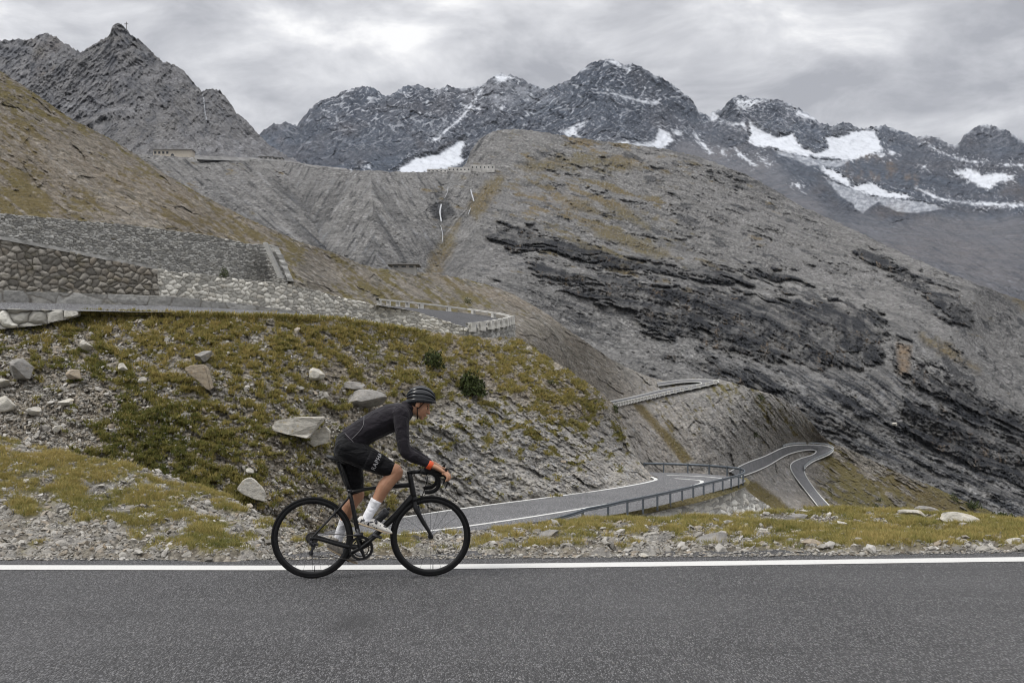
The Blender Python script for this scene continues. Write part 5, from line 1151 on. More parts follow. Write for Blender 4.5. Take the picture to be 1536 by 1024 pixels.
# hands folded over the hoods, fingers draped down the outside
HS = 0
for sgn in (-1, 1):
    S = (lambda p: np.array(p)) if sgn < 0 else mir
    wr = WR; kn = B(666, 708, -.218)
    b.tube([S(p) for p in (wr, wr * .6 + kn * .4 + (0, -.001, .008), kn + (-.006, 0, .004))], [0.023, 0.021, 0.017], 14, [0.027, 0.036, 0.037], sub=5, rnd=True)
    fx = [(666.5, 706.5, -.190, 1.06), (668.5, 707.8, -.208, 1.12), (668.5, 709.2, -.227, 1.02), (666.5, 710.6, -.243, .84)]
    for i, (a1, a2, yy, ln) in enumerate(fx):
        k0 = B(a1, a2, yy); drp = 0.018 * i * 0.3
        p1 = k0 + np.array([.028, -.010 - .002 * i, -.012 - drp]) * ln; p2 = p1 + np.array([.007 - .003 * i, -.003, -.026]) * ln; p3 = p2 + np.array([-.013, .008, -.014]) * ln
        b.tube([S(k0 + (-.012, 0, .0)), S(k0), S(p1), S(p2), S(p3)], [0.0105, 0.0105, 0.0094, 0.0086, 0.0075], 8, sub=3, rnd=True)
    t0_ = wr * .55 + kn * .45 + (0, .022, -.004)
    b.tube([S(t0_), S(t0_ + (.022, .014, -.012)), S(t0_ + (.044, .008, -.026)), S(t0_ + (.05, -.006, -.034))], [0.014, 0.012, 0.0105, 0.009], 8, sub=3, rnd=True)
fused(b.build('body', M_skin, per), 0.0042, 4)

hr = MB(); hr.ball(H(-.034, 0, .022), .078, .078, .082, RHd, 20, 14); fused(hr.build('hair', M_hair, per), 0.006, 2)
for sgn in (-1, 1):
    e = MB(); e.ball(H(.083, sgn * .031, -.006), .011, .013, .010, RHd); e.build('eye', plain('eye', (0.05, 0.035, 0.03), 0.25, 0.5), per)
    e = MB(); e.tube([H(.093, sgn * .02, .016), H(.09, sgn * .036, .021), H(.078, sgn * .05, .014)], 0.0045, 6, sub=3, rnd=True); e.build('eyebrow', M_hair, per)
e = MB(); e.tube([H(.1, -.018, -.0665), H(.1045, 0, -.066), H(.1, .018, -.0665)], 0.004, 8, sub=3, rnd=True); e.build('lips', skin_mat('lip', (0.33, 0.14, 0.11)), per)

j = MB()
j.tube(tc_[:-1] + [B(613.5, 611.5)], [0.09] + [x + .003 for x in tr[1:]], 20, [0.125] + [x + .003 for x in tw_[1:]], sub=5, rnd=False)
arm(j, .005); arm(j, .005, mirror=True)
jo = fused(j.build('jersey', M_jersey, per), 0.0058, 5)
def cut_mesh(o, co, no):
    bm = bmesh.new(); bm.from_mesh(o.data); bmesh.ops.bisect_plane(bm, geom=bm.verts[:] + bm.edges[:] + bm.faces[:], plane_co=co, plane_no=no, clear_outer=True); bm.to_mesh(o.data); bm.free()
    o.data.polygons.foreach_set('use_smooth', [True] * len(o.data.polygons))
# hem at the waist
wd = (B(546, 647.5) - B(522, 664)); wd /= np.linalg.norm(wd)
cut_mesh(jo, B(527, 660.5), -wd)
cl = MB(); cl.tube([B(608, 613), B(614.5, 609.5), B(617.5, 607.5)], [0.068, 0.064, 0.061], 18, [0.075, 0.066, 0.062], sub=4, cap=False); cl.build('collar', M_jersey, jo)
hm = MB(); hp_ = B(527, 660.5); hm.tube([hp_ - wd * .01, hp_ + wd * .012], [0.1195, 0.1195], 30, [0.157, 0.157], sub=3, cap=False); hm.build('waist_hem', M_jersey, jo)
M_pipe = plain('grey_piping', (0.16, 0.155, 0.16), 0.6)
pp = MB()
def on_torso(t, ang):                                   # a point on the jersey surface: t along the spine, ang from the back (0) to the near side (pi/2)
    q = dense(tc_, 5); tt = t * (len(q) - 1); i0 = int(tt); i1 = min(i0 + 1, len(q) - 1); fr0 = tt - i0
    c_ = q[i0] * (1 - fr0) + q[i1] * fr0; T = q[i1] - q[max(i0 - 1, 0)]; T /= np.linalg.norm(T); n_ = np.array([-T[2], 0, T[0]])
    rr = np.interp(t, np.linspace(0, 1, 7), tr) + .0045; ww = np.interp(t, np.linspace(0, 1, 7), tw_) + .0045
    return c_ + n_ * rr * math.cos(ang) + np.array([0, -1, 0]) * ww * math.sin(ang)
pp.tube([on_torso(.42, .35), on_torso(.40, .8), on_torso(.365, 1.15), on_torso(.30, 1.35), on_torso(.22, 1.45)], 0.0022, 6, sub=5)
pp.tube([on_torso(.42, .35), on_torso(.43, -.2)], 0.0022, 6, sub=4)
pp.tube([on_torso(.20, .5), on_torso(.205, .9), on_torso(.21, 1.3), on_torso(.215, 1.7)], 0.002, 6, sub=5)
pp.build('pocket_piping', M_pipe, jo)

s = MB()
s.tube([B(515, 677), B(522, 667), B(533, 657)], [0.085, 0.119, 0.112], 20, [0.135, 0.162, 0.148], sub=5, rnd=True)
s.tube([B(515, 679), B(517, 684)], [0.078, 0.066], 18, [0.14, 0.12], sub=3, rnd=True)
leg(s, HIPn, KNn, ANn, .006, .37); leg(s, HIPf, KNf, ANf, .006, .37)
so_ = fused(s.build('shorts', M_short, per), 0.0058, 5)
# leg hems with the lettering
def hem(h, k, a, b_, name):
    d1 = k - h; m_ = MB(); c0, c1 = h + d1 * a, h + d1 * b_
    r0, r1 = np.interp([a, b_], [0, .3, .62, .86, 1], [.102, .098, .083, .066, .062]) + .0075
    m_.tube([c0, c1], [r0, r1], 26, [r0 * .95, r1 * .95], sub=6, cap=True); return m_.build(name, M_short, so_), c0, c1, r0, r1
_, c0, c1, r0, r1 = hem(HIPn, KNn, .42, .70, 'leg_hem'); hem(HIPf, KNf, .42, .74, 'leg_hem')
cu = bpy.data.curves.new('lettering', 'FONT'); cu.body = 'RAPHA'; cu.size = 0.050; cu.align_x = 'CENTER'; cu.align_y = 'CENTER'; cu.space_character = 1.12; cu.resolution_u = 3; cu.extrude = 0.0006
to = bpy.data.objects.new('lettering', cu); COL.objects.link(to); bpy.context.view_layer.update()
dg = bpy.context.evaluated_depsgraph_get(); tme = bpy.data.meshes.new_from_object(to.evaluated_get(dg)); bpy.data.objects.remove(to)
bm = bmesh.new(); bm.from_mesh(tme); bmesh.ops.subdivide_edges(bm, edges=bm.edges[:], cuts=1); 
axd = (c1 - c0) / np.linalg.norm(c1 - c0); perp = np.array([-axd[2], 0, axd[0]]); perp *= np.sign(perp[2]); cen = c0 * .38 + c1 * .62; rr_ = r0 * .38 + r1 * .62
for v in bm.verts:
    tx, ty, tz = v.co; a = tx * 1.0 / rr_ + 0.24; al = ty
    rl_ = rr_ + (r0 - r1) / np.linalg.norm(c1 - c0) * al + 0.0015 + tz
    q = cen - axd * al + perp * math.sin(a) * rl_ + np.array([0, -1, 0]) * math.cos(a) * rl_ * .95
    v.co = q
bm.to_mesh(tme); bm.free(); tme.materials.append(plain('grey_print', (0.34, 0.34, 0.35), 0.6, 0.3))
tme.name = 'lettering'; lt_ = bpy.data.objects.new('lettering', tme); COL.objects.link(lt_); lt_.parent = so_

M_shoe = Nodes('shoe_upper')
_v = M_shoe.n('TexVoronoi', ins={'Vector': M_shoe.map((60, 60, 60)), 'Scale': 1.0}); _c = M_shoe.n('SeparateColor', ins={0: _v.outputs['Color']}).outputs[0]
M_shoe = M_shoe.done(M_shoe.mix(M_shoe.ramp(_c, [(0.80, 0.0), (0.84, 1.0)]), (0.62, 0.6, 0.56), (0.03, 0.03, 0.035)), 0.45, None, 0.4)
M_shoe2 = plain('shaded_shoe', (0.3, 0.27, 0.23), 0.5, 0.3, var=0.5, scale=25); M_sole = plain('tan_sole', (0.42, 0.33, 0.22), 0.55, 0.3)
def foot(an, heel, toe, pk, mat):
    d = toe - heel; L_ = np.linalg.norm(d); d = d / L_; n_ = np.array([-d[2], 0, d[0]])
    k_ = MB(); q = [an * .0 + pk, an]; k_.tube([pk, pk * .45 + an * .55, an, an - (an - (heel + d * .06)) * .5], [0.050, 0.043, 0.040, 0.036], 16, [0.047, 0.041, 0.038, 0.036], sub=5, rnd=False)
    k_.build('sock', M_sock, per)
    u = MB()
    u.tube([heel + n_ * .034, heel + d * .035 + n_ * .036, heel + d * .10 + n_ * .036, heel + d * .17 + n_ * .028, heel + d * .225 + n_ * .02, heel + d * .262 + n_ * .013], [0.036, 0.040, 0.040, 0.031, 0.022, 0.012], 18, [0.028, 0.034, 0.036, 0.042, 0.040, 0.022], sub=5, rnd=True)
    u.tube([heel + d * .03 + n_ * .05, heel * .35 + an * .65 + d * .01], [0.038, 0.043], 16, [0.033, 0.04], sub=4, rnd=False)
    sho = fused(u.build('shoe', mat, per), 0.0045, 3)
    w_ = MB(); w_.tube([heel + n_ * .003 - d * .01, heel + d * .05 + n_ * .002, heel + d * .12 + n_ * .004, heel + d * .18, heel + d * .24 + n_ * .003, heel + d * .272 + n_ * .008], [0.008, 0.010, 0.009, 0.008, 0.007, 0.005], 14, [0.024, 0.033, 0.033, 0.043, 0.038, 0.016], sub=4, rnd=True); w_.build('sole', M_sole, sho)
    dl = MB(); dl.tube([heel + d * .11 + n_ * .066 + (0, -.02, 0), heel + d * .12 + n_ * .055 + (0, -.037, 0)], [0.012, 0.012], 12, sub=2, rnd=True); dl.build('shoe_dial', M_alloy, sho)
foot(ANn, B(540.5, 785.5, -.112), B(583, 799.5, -.112), B(565, 749.5, -.115), M_shoe)
foot(ANf, B(493, 823, .11), B(533.5, 845, .11), B(517.5, 782, .115), M_shoe2)

bd = MB(); wv = (WR - EL); wv /= np.linalg.norm(wv)
bd.tube([WR - wv * .028, WR - wv * .02, WR + wv * .006, WR + wv * .014], [0.034, 0.0375, 0.036, 0.0335], 20, [0.034, 0.0375, 0.036, 0.0335], sub=2); bd.build('wristband', plain('orange_band', (0.62, 0.085, 0.025), 0.55, 0.3), per)

# helmet: dark inner shell, outer ribs with open vents between them
M_hel = plain('helmet_black', (0.006, 0.0075, 0.010), 0.24, 0.45, var=0.2); M_foam = plain('helmet_foam', (0.012, 0.012, 0.013), 0.9, 0.1); M_helw = plain('helmet_grey', (0.42, 0.43, 0.45), 0.35, 0.4)
hf_ = np.array([math.cos(math.radians(-7)), 0, math.sin(math.radians(-7))]); hu_ = np.array([-hf_[2], 0, hf_[0]]); RHl = np.array([hf_, [0, 1, 0], hu_])
HC = B(631, 600.5); ra, rb, rc = 0.126, 0.097, 0.124
helm = MB(); 
def hp3(a, phi, g=1.0, lo=-0.02):                       # a along the head (0 = rear, pi = front), phi sideways
    x = -math.cos(a) * ra; s_ = math.sin(a); tail = 1.0
    p = np.array([x * g, math.sin(phi) * s_ * rb * g, max(math.cos(phi) * s_ * rc * g, lo)])
    return HC + RHl.T @ p
rg = []
for a in np.linspace(0.12, math.pi - 0.12, 22): rg.append([hp3(a, ph, 0.9) for ph in np.linspace(-1.62, 1.62, 25)])
helm.ring_loft(rg, cap=False)
ho = helm.build('helmet', M_foam, per)
def rib(phi0, wdt, a0, a1, mat, name='helmet_rib', th=0.012, bend=0.0):
    m_ = MB(); rings = []
    for i, a in enumerate(np.linspace(a0, a1, 22)):
        t_ = i / 21; ww = wdt * (0.75 + 0.6 * math.sin(math.pi * t_)); ph = phi0 + bend * math.sin(math.pi * t_)
        o_ = [hp3(a, ph - ww, 1.0), hp3(a, ph - ww * .5, 1.025), hp3(a, ph + ww * .5, 1.025), hp3(a, ph + ww, 1.0), hp3(a, ph + ww, 0.9), hp3(a, ph - ww, 0.9)]
        rings.append(o_)
    m_.ring_loft(rings); return m_.build(name, mat, ho, True, 50)
rib(0.0, .12, .25, 2.85, M_hel)
for sgn in (-1, 1):
    rib(sgn * .42, .12, .22, 2.82, M_helw if sgn > 0 else M_hel, bend=sgn * .02); rib(sgn * .86, .125, .26, 2.9, M_hel, bend=sgn * .05); rib(sgn * 1.27, .10, .3, 2.75, M_hel, bend=sgn * .02)
m_ = MB(); rings = []
for a in np.linspace(0, 2 * math.pi, 48, endpoint=False):
    ex, ey = -math.cos(a), math.sin(a)
    zl = -0.016 - 0.026 * max(0, -ex) ** 2 + 0.004 * ex; zh = zl + 0.036 - 0.008 * max(ex, 0)
    rings.append([HC + RHl.T @ np.array([ex * ra * g, ey * rb * g, z]) for g, z in ((1.0, zl), (1.035, zl + .008), (1.03, zh - .006), (0.985, zh), (0.9, zh - .01), (0.92, zl + .004))])
m_.ring_loft(rings, closed=True); m_.build('helmet_rim', M_hel, ho, True, 50)
sm_ = MB()
for sgn in (-1, 1):
    sm_.tube([H(-.03, sgn * .076, .045), H(.004, sgn * .079, -.035), H(.03, sgn * .062, -.09), H(.045, sgn * .03, -.115), H(.05, 0, -.12)], 0.0042, 8, sub=5, r2=0.0025); sm_.tube([H(.045, sgn * .073, .05), H(.02, sgn * .078, -.02), H(.006, sgn * .078, -.038)], 0.0038, 8, sub=4, r2=0.0025)
sm_.build('chin_strap', M_tape, ho)
# ================================================================== LOOSE COVER: grass and stones that nobody could count
def grass_mat(name, cols):
    N = Nodes(name); R, G, B_, A = N.mask()
    c = N.ramp(R, [(i / (len(cols) - 1), c_) for i, c_ in enumerate(cols)])
    c = N.mix(N.math('MULTIPLY', G, 0.5), c, (0.3, 0.235, 0.1))
    tr = N.n('BsdfTranslucent'); N.put(tr, 'Color', c)
    mx_ = N.n('MixShader'); N.put(mx_, 0, 0.22); N.done(c, 0.85, None, 0.1)
    N.t.links.new(N.b.outputs[0], mx_.inputs[1]); N.t.links.new(tr.outputs[0], mx_.inputs[2]); N.t.links.new(mx_.outputs[0], N.out.inputs[0])
    return N.m
M_grass = grass_mat('dry_grass', [(0.07, 0.095, 0.026), (0.145, 0.155, 0.045), (0.25, 0.228, 0.075), (0.33, 0.275, 0.1), (0.41, 0.325, 0.13)])

def tufts(name, P, size, tone, blades, width, mat, label=None, lean=0.55, slope=None):
    n = len(P); m_ = blades
    a = rng.uniform(0, 2 * np.pi, (n, m_)); rad = rng.uniform(0, 0.55, (n, m_)) ** 0.7 * size[:, None]
    ln = rng.uniform(0.55, 1.15, (n, m_)) * size[:, None]; le = rng.normal(0, lean, (n, m_)) * 0.5 + lean * 0.6
    base = P[:, None] + np.stack([np.cos(a) * rad, np.sin(a) * rad, np.zeros_like(a) - 0.04 * size[:, None]], -1)
    a2 = a + rng.normal(0, 0.7, a.shape)
    dirv = np.stack([np.cos(a2) * le, np.sin(a2) * le, np.ones_like(a)], -1); dirv /= np.linalg.norm(dirv, axis=-1, keepdims=True)
    if slope is not None: dirv = dirv + slope[:, None]; dirv /= np.linalg.norm(dirv, axis=-1, keepdims=True)
    b_ = rng.uniform(0, 2 * np.pi, a.shape); sd_ = np.stack([np.cos(b_), np.sin(b_), 0 * a], -1) * (width * size)[:, None, None] * 0.5
    mid_ = base + dirv * ln[..., None] * 0.55; tip = mid_ + (dirv + np.stack([np.cos(a2), np.sin(a2), -0.5 + 0 * a], -1) * 0.35) * ln[..., None] * 0.45
    V = np.stack([base - sd_, base + sd_, mid_ + sd_ * .8, mid_ - sd_ * .8, tip + sd_ * .1, tip - sd_ * .1], 2).reshape(-1, 3)
    k = np.arange(n * m_)[:, None] * 6
    F = np.concatenate([k + np.array([0, 1, 2, 3]), k + np.array([3, 2, 4, 5])])
    tn = np.clip(tone[:, None] + rng.normal(0, 0.1, a.shape), 0, 1)
    M = np.stack([np.repeat(tn.reshape(-1), 6), np.tile([0, 0, .3, .3, 1, 1], n * m_) * np.repeat(rng.uniform(0, 1, n * m_), 6), np.zeros(n * m_ * 6), np.zeros(n * m_ * 6)], -1)
    o = mesh_np(name, V, F, mat, True, M); return tag(o, label, None, None, 'stuff')

def pick(P, PX, PY, W, n):
    """random surface points with probability W"""
    w_ = W[1:-1, 1:-1].astype(float).reshape(-1).copy(); w_ /= w_.sum()
    i = rng.choice(len(w_), n, p=w_)
    return P[1:-1, 1:-1].reshape(-1, 3)[i] + rng.normal(0, 1, (n, 3)) * np.array([1, 1, 0]) * (P[1:-1, 1:-1, 1].reshape(-1)[i] * 0.0009)[:, None], PX[1:-1, 1:-1].reshape(-1)[i], PY[1:-1, 1:-1].reshape(-1)[i], i

# unit rocks
def unit_rocks(k, sub, flat, seed):
    out = []
    for i in range(k):
        bm = bmesh.new(); bmesh.ops.create_icosphere(bm, subdivisions=sub, radius=1.0)
        V = np.array([v.co for v in bm.verts]); F = np.array([[v.index for v in f_.verts] for f_ in bm.faces]); bm.free()
        r_ = np.random.RandomState(seed + i)
        for _ in range(7):                            # chop planes off the ball: angular blocks
            nrm_ = r_.normal(size=3); nrm_ /= np.linalg.norm(nrm_); dd = r_.uniform(0.35, 0.75); pr = V @ nrm_
            V = V - np.clip(pr - dd, 0, None)[:, None] * nrm_
        V = V * np.array([1, r_.uniform(.55, .95), r_.uniform(*flat)]) + r_.normal(0, .03, V.shape)
        out.append((V, F))
    return out
M_stone = Nodes('loose_stone'); _R, _G, _B, _A = M_stone.mask()
_c = M_stone.ramp(_R, [(0, (0.13, 0.12, 0.105)), (0.35, (0.26, 0.245, 0.218)), (0.75, (0.39, 0.372, 0.338)), (1.0, (0.52, 0.5, 0.465))])
_c = M_stone.mix(M_stone.math('MULTIPLY', _G, 0.6), _c, (0.3, 0.225, 0.14))
_c = M_stone.mix(M_stone.ramp(M_stone.noise(9.0, 5, 0.7), [(0.35, 0.45), (0.6, 0.0)]), _c, (0.12, 0.115, 0.105))
M_stone = M_stone.done(_c, 0.9, M_stone.bump(M_stone.noise(16.0, 5, 0.7), 0.03, 0.8), 0.2)
R_small = unit_rocks(10, 1, (.22, .5), 11)
def scatter_rocks(name, P, size, nrm, rocks=R_small, label=None, sink=0.15, tilt=0.5):
    VV = []; FF = []; MM = []; off = 0
    which = rng.integers(0, len(rocks), len(P))
    for k, (V, F) in enumerate(rocks):
        ix = np.where(which == k)[0]
        if not len(ix): continue
        n = len(ix); a = rng.uniform(0, 2 * np.pi, n)
        z = nrm[ix] + rng.normal(0, tilt * .45, (n, 3)); z /= np.linalg.norm(z, axis=1)[:, None]
        x = np.stack([np.cos(a), np.sin(a), 0 * a], 1); x -= z * (x * z).sum(1)[:, None]; x /= np.linalg.norm(x, axis=1)[:, None]
        y = np.cross(z, x); s_ = size[ix]
        W = (V[None, :, 0:1] * x[:, None] + V[None, :, 1:2] * y[:, None] + V[None, :, 2:3] * z[:, None]) * s_[:, None, None] + P[ix][:, None] + z[:, None] * (s_ * sink)[:, None, None]
        VV.append(W.reshape(-1, 3)); FF.append((F[None] + (np.arange(n) * len(V))[:, None, None]).reshape(-1, 3) + off); off += n * len(V)
        MM.append(np.repeat(np.stack([np.clip(rng.normal(.5, .25, n), 0, 1), (rng.uniform(0, 1, n) > .75) * rng.uniform(0, 1, n), 0 * a, 0 * a], 1), len(V), 0))
    o = mesh_np(name, np.concatenate(VV), np.concatenate(FF), M_stone, False, np.concatenate(MM))
    return tag(o, label, None, None, 'stuff')

def tone_at(px, py, ctrl): return field(px, py, ctrl, 3)
# --- bank
gE = E_M[..., 0]; nE = grid_normals(E_P); nE *= np.sign(-nE[..., 1:2] + 1e-9)
area = np.gradient(E_PX, axis=1) * np.abs(np.gradient(E_PY, axis=0))
P_, px_, py_, ii = pick(E_P, E_PX, E_PY, area * np.clip(gE - 0.3, 0, 1) * (E_PX > -90), 17000)
TE = [(60,500,.68),(200,490,.75),(350,490,.74),(500,490,.72),(650,525,.72),(750,530,.74),(840,580,.74),(250,560,.68),(400,560,.68),(330,600,.55),(200,620,.3),(260,650,.2),(330,680,.4),(380,715,.5),(150,670,.35),(470,650,.45),(560,600,.5),(700,600,.5),(900,640,.42),(30,540,.35),(120,560,.25),(620,640,.5)]
cl_ = fbm(px_/26, py_/18, 0*px_ + 2, 3)
tufts('grass', P_, rng.uniform(.12, .27, len(P_)) * (1 + .5 * cl_), np.clip(tone_at(px_, py_, TE) + .38 * cl_ + rng.normal(0, .16, len(P_)), 0, 1), 9, 0.2, M_grass, 'tufts of olive and straw coloured grass covering the steep bank', slope=np.tile([[0.15, -0.35, 0]], (len(P_), 1)))
qx = rng.uniform(60, 640, 1100); qq = unproj(qx, lut(E_top)(qx) + rng.normal(1.5, 1.6, 1100), E_dep(qx, lut(E_top)(qx)) - .8)
tufts('grass', qq, rng.uniform(.1, .3, 1100), np.clip(rng.normal(.6, .15, 1100), 0, 1), 8, .2, M_grass, 'grass fringe along the kerb of the middle road')
wS = area * np.clip(1.05 - gE, 0.34, 1) * (E_PX > -90) * (0.15 + sstep(-0.2, 0.5, fbm(E_PX/40, E_PY/25, 0*E_PX + 8, 3))) * (1 - 0.65 * sstep(-8, 14, polysd(E_PX, E_PY, ROCK_E))) * np.interp(E_PX, [0, 150, 400, 600, 990], [3.0, 2.2, 1.2, 0.8, 0.5])
P_, px_, py_, ii = pick(E_P, E_PX, E_PY, wS, 26000)
sz = np.exp(rng.normal(-2.55, 0.5, len(P_))); sz = np.clip(sz, .035, .36)
scatter_rocks('scree', P_, sz, nE[1:-1, 1:-1].reshape(-1, 3)[ii], R_small, 'loose pale stones strewn over the bank')
# --- verge
gF = F_M[..., 0]; nF = grid_normals(F_P); nF *= np.sign(nF[..., 2:3] + 1e-9)
arF = np.linalg.norm(np.cross(np.gradient(F_P, axis=1), np.gradient(F_P, axis=0)), axis=-1); inF = (F_PX > -60) & (F_PX < 1600)
P_, px_, py_, ii = pick(F_P, F_PX, F_PY, arF * np.clip(gF - 0.25, 0, 1) * inF, 13000)
TF = [(60,680,.85),(150,705,.82),(80,725,.75),(80,760,.5),(150,770,.45),(220,780,.6),(250,820,.6),(320,825,.4),(300,760,.7),(600,812,.55),(760,800,.85),(740,820,.6),(900,790,.6),(1000,792,.5),(1150,800,.45),(1260,795,.5),(1300,820,.8),(1400,800,.45),(1420,825,.82),(1500,810,.5),(1500,828,.75),(960,828,.8),(1100,784,.7)]
cl_ = fbm(P_[:, 0]/.5, P_[:, 1]/.5, 0*px_, 3)
tufts('grass', P_, rng.uniform(.03, .075, len(P_)) * (1 + .6 * cl_), np.clip(tone_at(px_, py_, TF) + .36 * cl_ + rng.normal(0, .17, len(P_)), 0, 1), 18, 0.075, M_grass, 'short dry grass growing on the verge beside the road', lean=0.7)
cl2 = fbm(F_P[..., 0]/.45, F_P[..., 1]/.45, 0*F_PX + 5, 3)
P_, px_, py_, ii = pick(F_P, F_PX, F_PY, arF * np.clip(1.02 - gF, .34, 1) * inF * (0.25 + sstep(-.2, .4, cl2)) * sstep(1, 5, F_PY[:1] - F_PY), 36000)
sz = np.clip(np.exp(rng.normal(-4.15, 0.58, len(P_))), .007, .1)
scatter_rocks('gravel', P_, sz, nF[1:-1, 1:-1].reshape(-1, 3)[ii], R_small, 'grey slate chips lying along the road verge', tilt=.35)
# a few tufts and chips at the very edge of the asphalt
q = on_plane(np.linspace(-60, 1600, 2600), lut(EDGE)(np.linspace(-60, 1600, 2600)), 0.0); q[:, 1] += np.abs(rng.normal(0, .13, len(q))) - 0.07; q[:, 2] += .004
scatter_rocks('gravel', q, np.clip(np.exp(rng.normal(-4.3, .45, len(q))), .006, .05), np.tile([[0., 0, 1]], (len(q), 1)), R_small, 'small grit along the edge of the asphalt', tilt=.3)

# ================================================================== SINGLE BOULDERS, BUSHES, BUILDINGS
def surf(P, PX, PY, px, py):
    i = np.argmin((PX - px) ** 2 + (PY - py) ** 2); return P.reshape(-1, 3)[i]
def rock_mat(name, col):
    N = Nodes(name); n = N.noise(3.0, 6, 0.65, N.map((1, 1, 2.2))); f_ = N.noise(22.0, 5, 0.7)
    c = N.ramp(n, [(0.3, tuple(x * .55 for x in col)), (0.5, col), (0.72, tuple(min(1, x * 1.25) for x in col))])
    c = N.mix(N.ramp(f_, [(0.3, .5), (0.5, 0.0)]), c, tuple(x * .4 for x in col))
    c = N.mix(N.ramp(N.noise(5.0, 3, .6), [(0.58, 0.0), (0.7, 0.6)]), c, (col[0] * .9, col[1] * .75, col[2] * .5))
    return N.done(c, 0.92, N.bump(N.math('ADD', n, N.math('MULTIPLY', f_, .5)), .05, .9), .15)
M_b = {'pale': rock_mat('pale_boulder', (0.46, 0.438, 0.39)), 'tan': rock_mat('tan_boulder', (0.33, 0.28, 0.215)), 'grey': rock_mat('grey_boulder', (0.25, 0.24, 0.225)), 'dark': rock_mat('dark_boulder', (0.16, 0.155, 0.15))}
def boulder(label, px, py, wpx, hpx, kind, where, dyaw=0.0, roll=0.0, slab=None, seed=1, cuts=9, name='boulder', cat='boulder', grp=None):
    """px, py = middle of the rock in the photo, wpx x hpx its size there; slab = outline (unit square) for flat blocks"""
    P0 = surf(*where, px, py + hpx * .35); Y = P0[1]; k = Y / FOC
    r_ = np.random.RandomState(seed)
    bm = bmesh.new()
    if slab is None:
        bmesh.ops.create_icosphere(bm, subdivisions=4, radius=1.0)
        V = np.array([v.co for v in bm.verts])
        for _ in range(cuts):
            nrm_ = r_.normal(size=3) * np.array([1, 1, .8]); nrm_ /= np.linalg.norm(nrm_); dd = r_.uniform(.45, .8); pr = V @ nrm_
            V = V - np.clip(pr - dd, 0, None)[:, None] * nrm_
        V[:, 0] /= np.abs(V[:, 0]).max(); V[:, 2] /= np.abs(V[:, 2]).max()
    else:
        lo = [bm.verts.new((x, -.55 + .12 * r_.rand(), z)) for x, z in slab]; hi = [bm.verts.new((x * .93, .55, z * .9 + .08)) for x, z in slab]
        n = len(slab)
        for i in range(n): bm.faces.new((lo[i], lo[(i + 1) % n], hi[(i + 1) % n], hi[i]))
        bm.faces.new(lo[::-1]); bm.faces.new(hi); bmesh.ops.recalc_face_normals(bm, faces=bm.faces)
        bmesh.ops.bevel(bm, geom=bm.edges[:], offset=.07, segments=2, affect='EDGES')
        bmesh.ops.triangulate(bm, faces=bm.faces[:]); bmesh.ops.subdivide_edges(bm, edges=bm.edges[:], cuts=5, use_grid_fill=True)
        V = np.array([v.co for v in bm.verts])
    dsp = .07 * fbm(V[:, 0] * 2 + seed, V[:, 1] * 2, V[:, 2] * 2, 4, .6) + .03 * ridged(V[:, 0] * 3 + seed, V[:, 1] * 3, V[:, 2] * 6, 3)
    V = V * (1 + dsp[:, None])
    V = V * np.array([wpx * .5 * k, min(wpx, hpx * 2.2) * .5 * k, hpx * .5 * k])
    c_, s_ = math.cos(roll), math.sin(roll); V = np.stack([V[:, 0] * c_ - V[:, 2] * s_, V[:, 1], V[:, 0] * s_ + V[:, 2] * c_], 1)
    c_, s_ = math.cos(dyaw), math.sin(dyaw); V = np.stack([V[:, 0] * c_ - V[:, 1] * s_, V[:, 0] * s_ + V[:, 1] * c_, V[:, 2]], 1)
    for v, q_ in zip(bm.verts, V): v.co = q_
    o = obj_bm(name, bm, M_b[kind], None, slab is None)
    if slab is None: o.data.set_sharp_from_angle(angle=math.radians(38))
    ctr = unproj(px, py, Y - min(wpx, hpx * 2.2) * .12 * k); ctr = unproj(px, py, Y - (min(wpx, hpx * 2.2) * .2 + hpx * .3) * k); o.location = tuple(ctr)
    return tag(o, label, cat, grp)
EW = (E_P, E_PX, E_PY); FW = (F_P, F_PX, F_PY); DW = (D_P, D_PX, D_PY); BW = (B_P, B_PX, B_PY)
flat1 = [(-1, .1), (-.82, .62), (-.1, .95), (.98, .88), (.8, .35), (.5, -.55), (.38, -.95), (-.35, -.62), (-.88, -.3)]
tri1 = [(-1, .05), (-.55, .75), (-.1, .95), (.25, .7), (.75, .1), (1, -.35), (.95, -1), (.2, -.8), (-.6, -.35)]
tan1 = [(-1, .7), (-.5, .95), (.35, 1), (.62, .7), (1, -.95), (.72, -1), (.1, -.35), (-.6, .2)]
boulder('large flat pale slab on the grassy bank behind the cyclist', 450, 641, 78, 33, 'pale', EW, 0, 0, flat1, 3)
boulder('smaller pale block tucked under the right end of the large slab', 479, 655, 37, 26, 'pale', EW, 0, .2, [(-1, -.3), (-.2, .8), (.7, 1), (1, .3), (.6, -.8), (-.5, -1)], 5)
boulder('pale triangular boulder resting above the rear wheel beside the mound', 377, 733, 42, 36, 'pale', EW, .2, 0, tri1, 7)
boulder('tan leaning slab below a grey rock on the grassy bank', 299, 566, 40, 38, 'tan', EW, 0, 0, tan1, 9)
boulder('grey brown rock sitting on top of the tan slab', 305, 535, 27, 17, 'grey', EW, .3, .1, None, 11)
boulder('big rounded grey boulder at the left edge of the bank', 36, 555, 44, 34, 'grey', EW, .3, -.1, None, 12)
boulder('small pale boulder in the grass below the left road kerb', 130, 518, 21, 14, 'pale', EW, .3, -.25, None, 13)
boulder('brownish rock half buried in stones right of the big rounded boulder', 112, 563, 26, 18, 'tan', EW, .1, .1, None, 14)
boulder('small pale rock in the middle of the olive grass', 184, 550, 17, 11, 'pale', EW, 0, -.3, None, 15)
boulder('small pale stone beside the tan slab', 214, 571, 14, 11, 'pale', EW, 0, .5, None, 16)
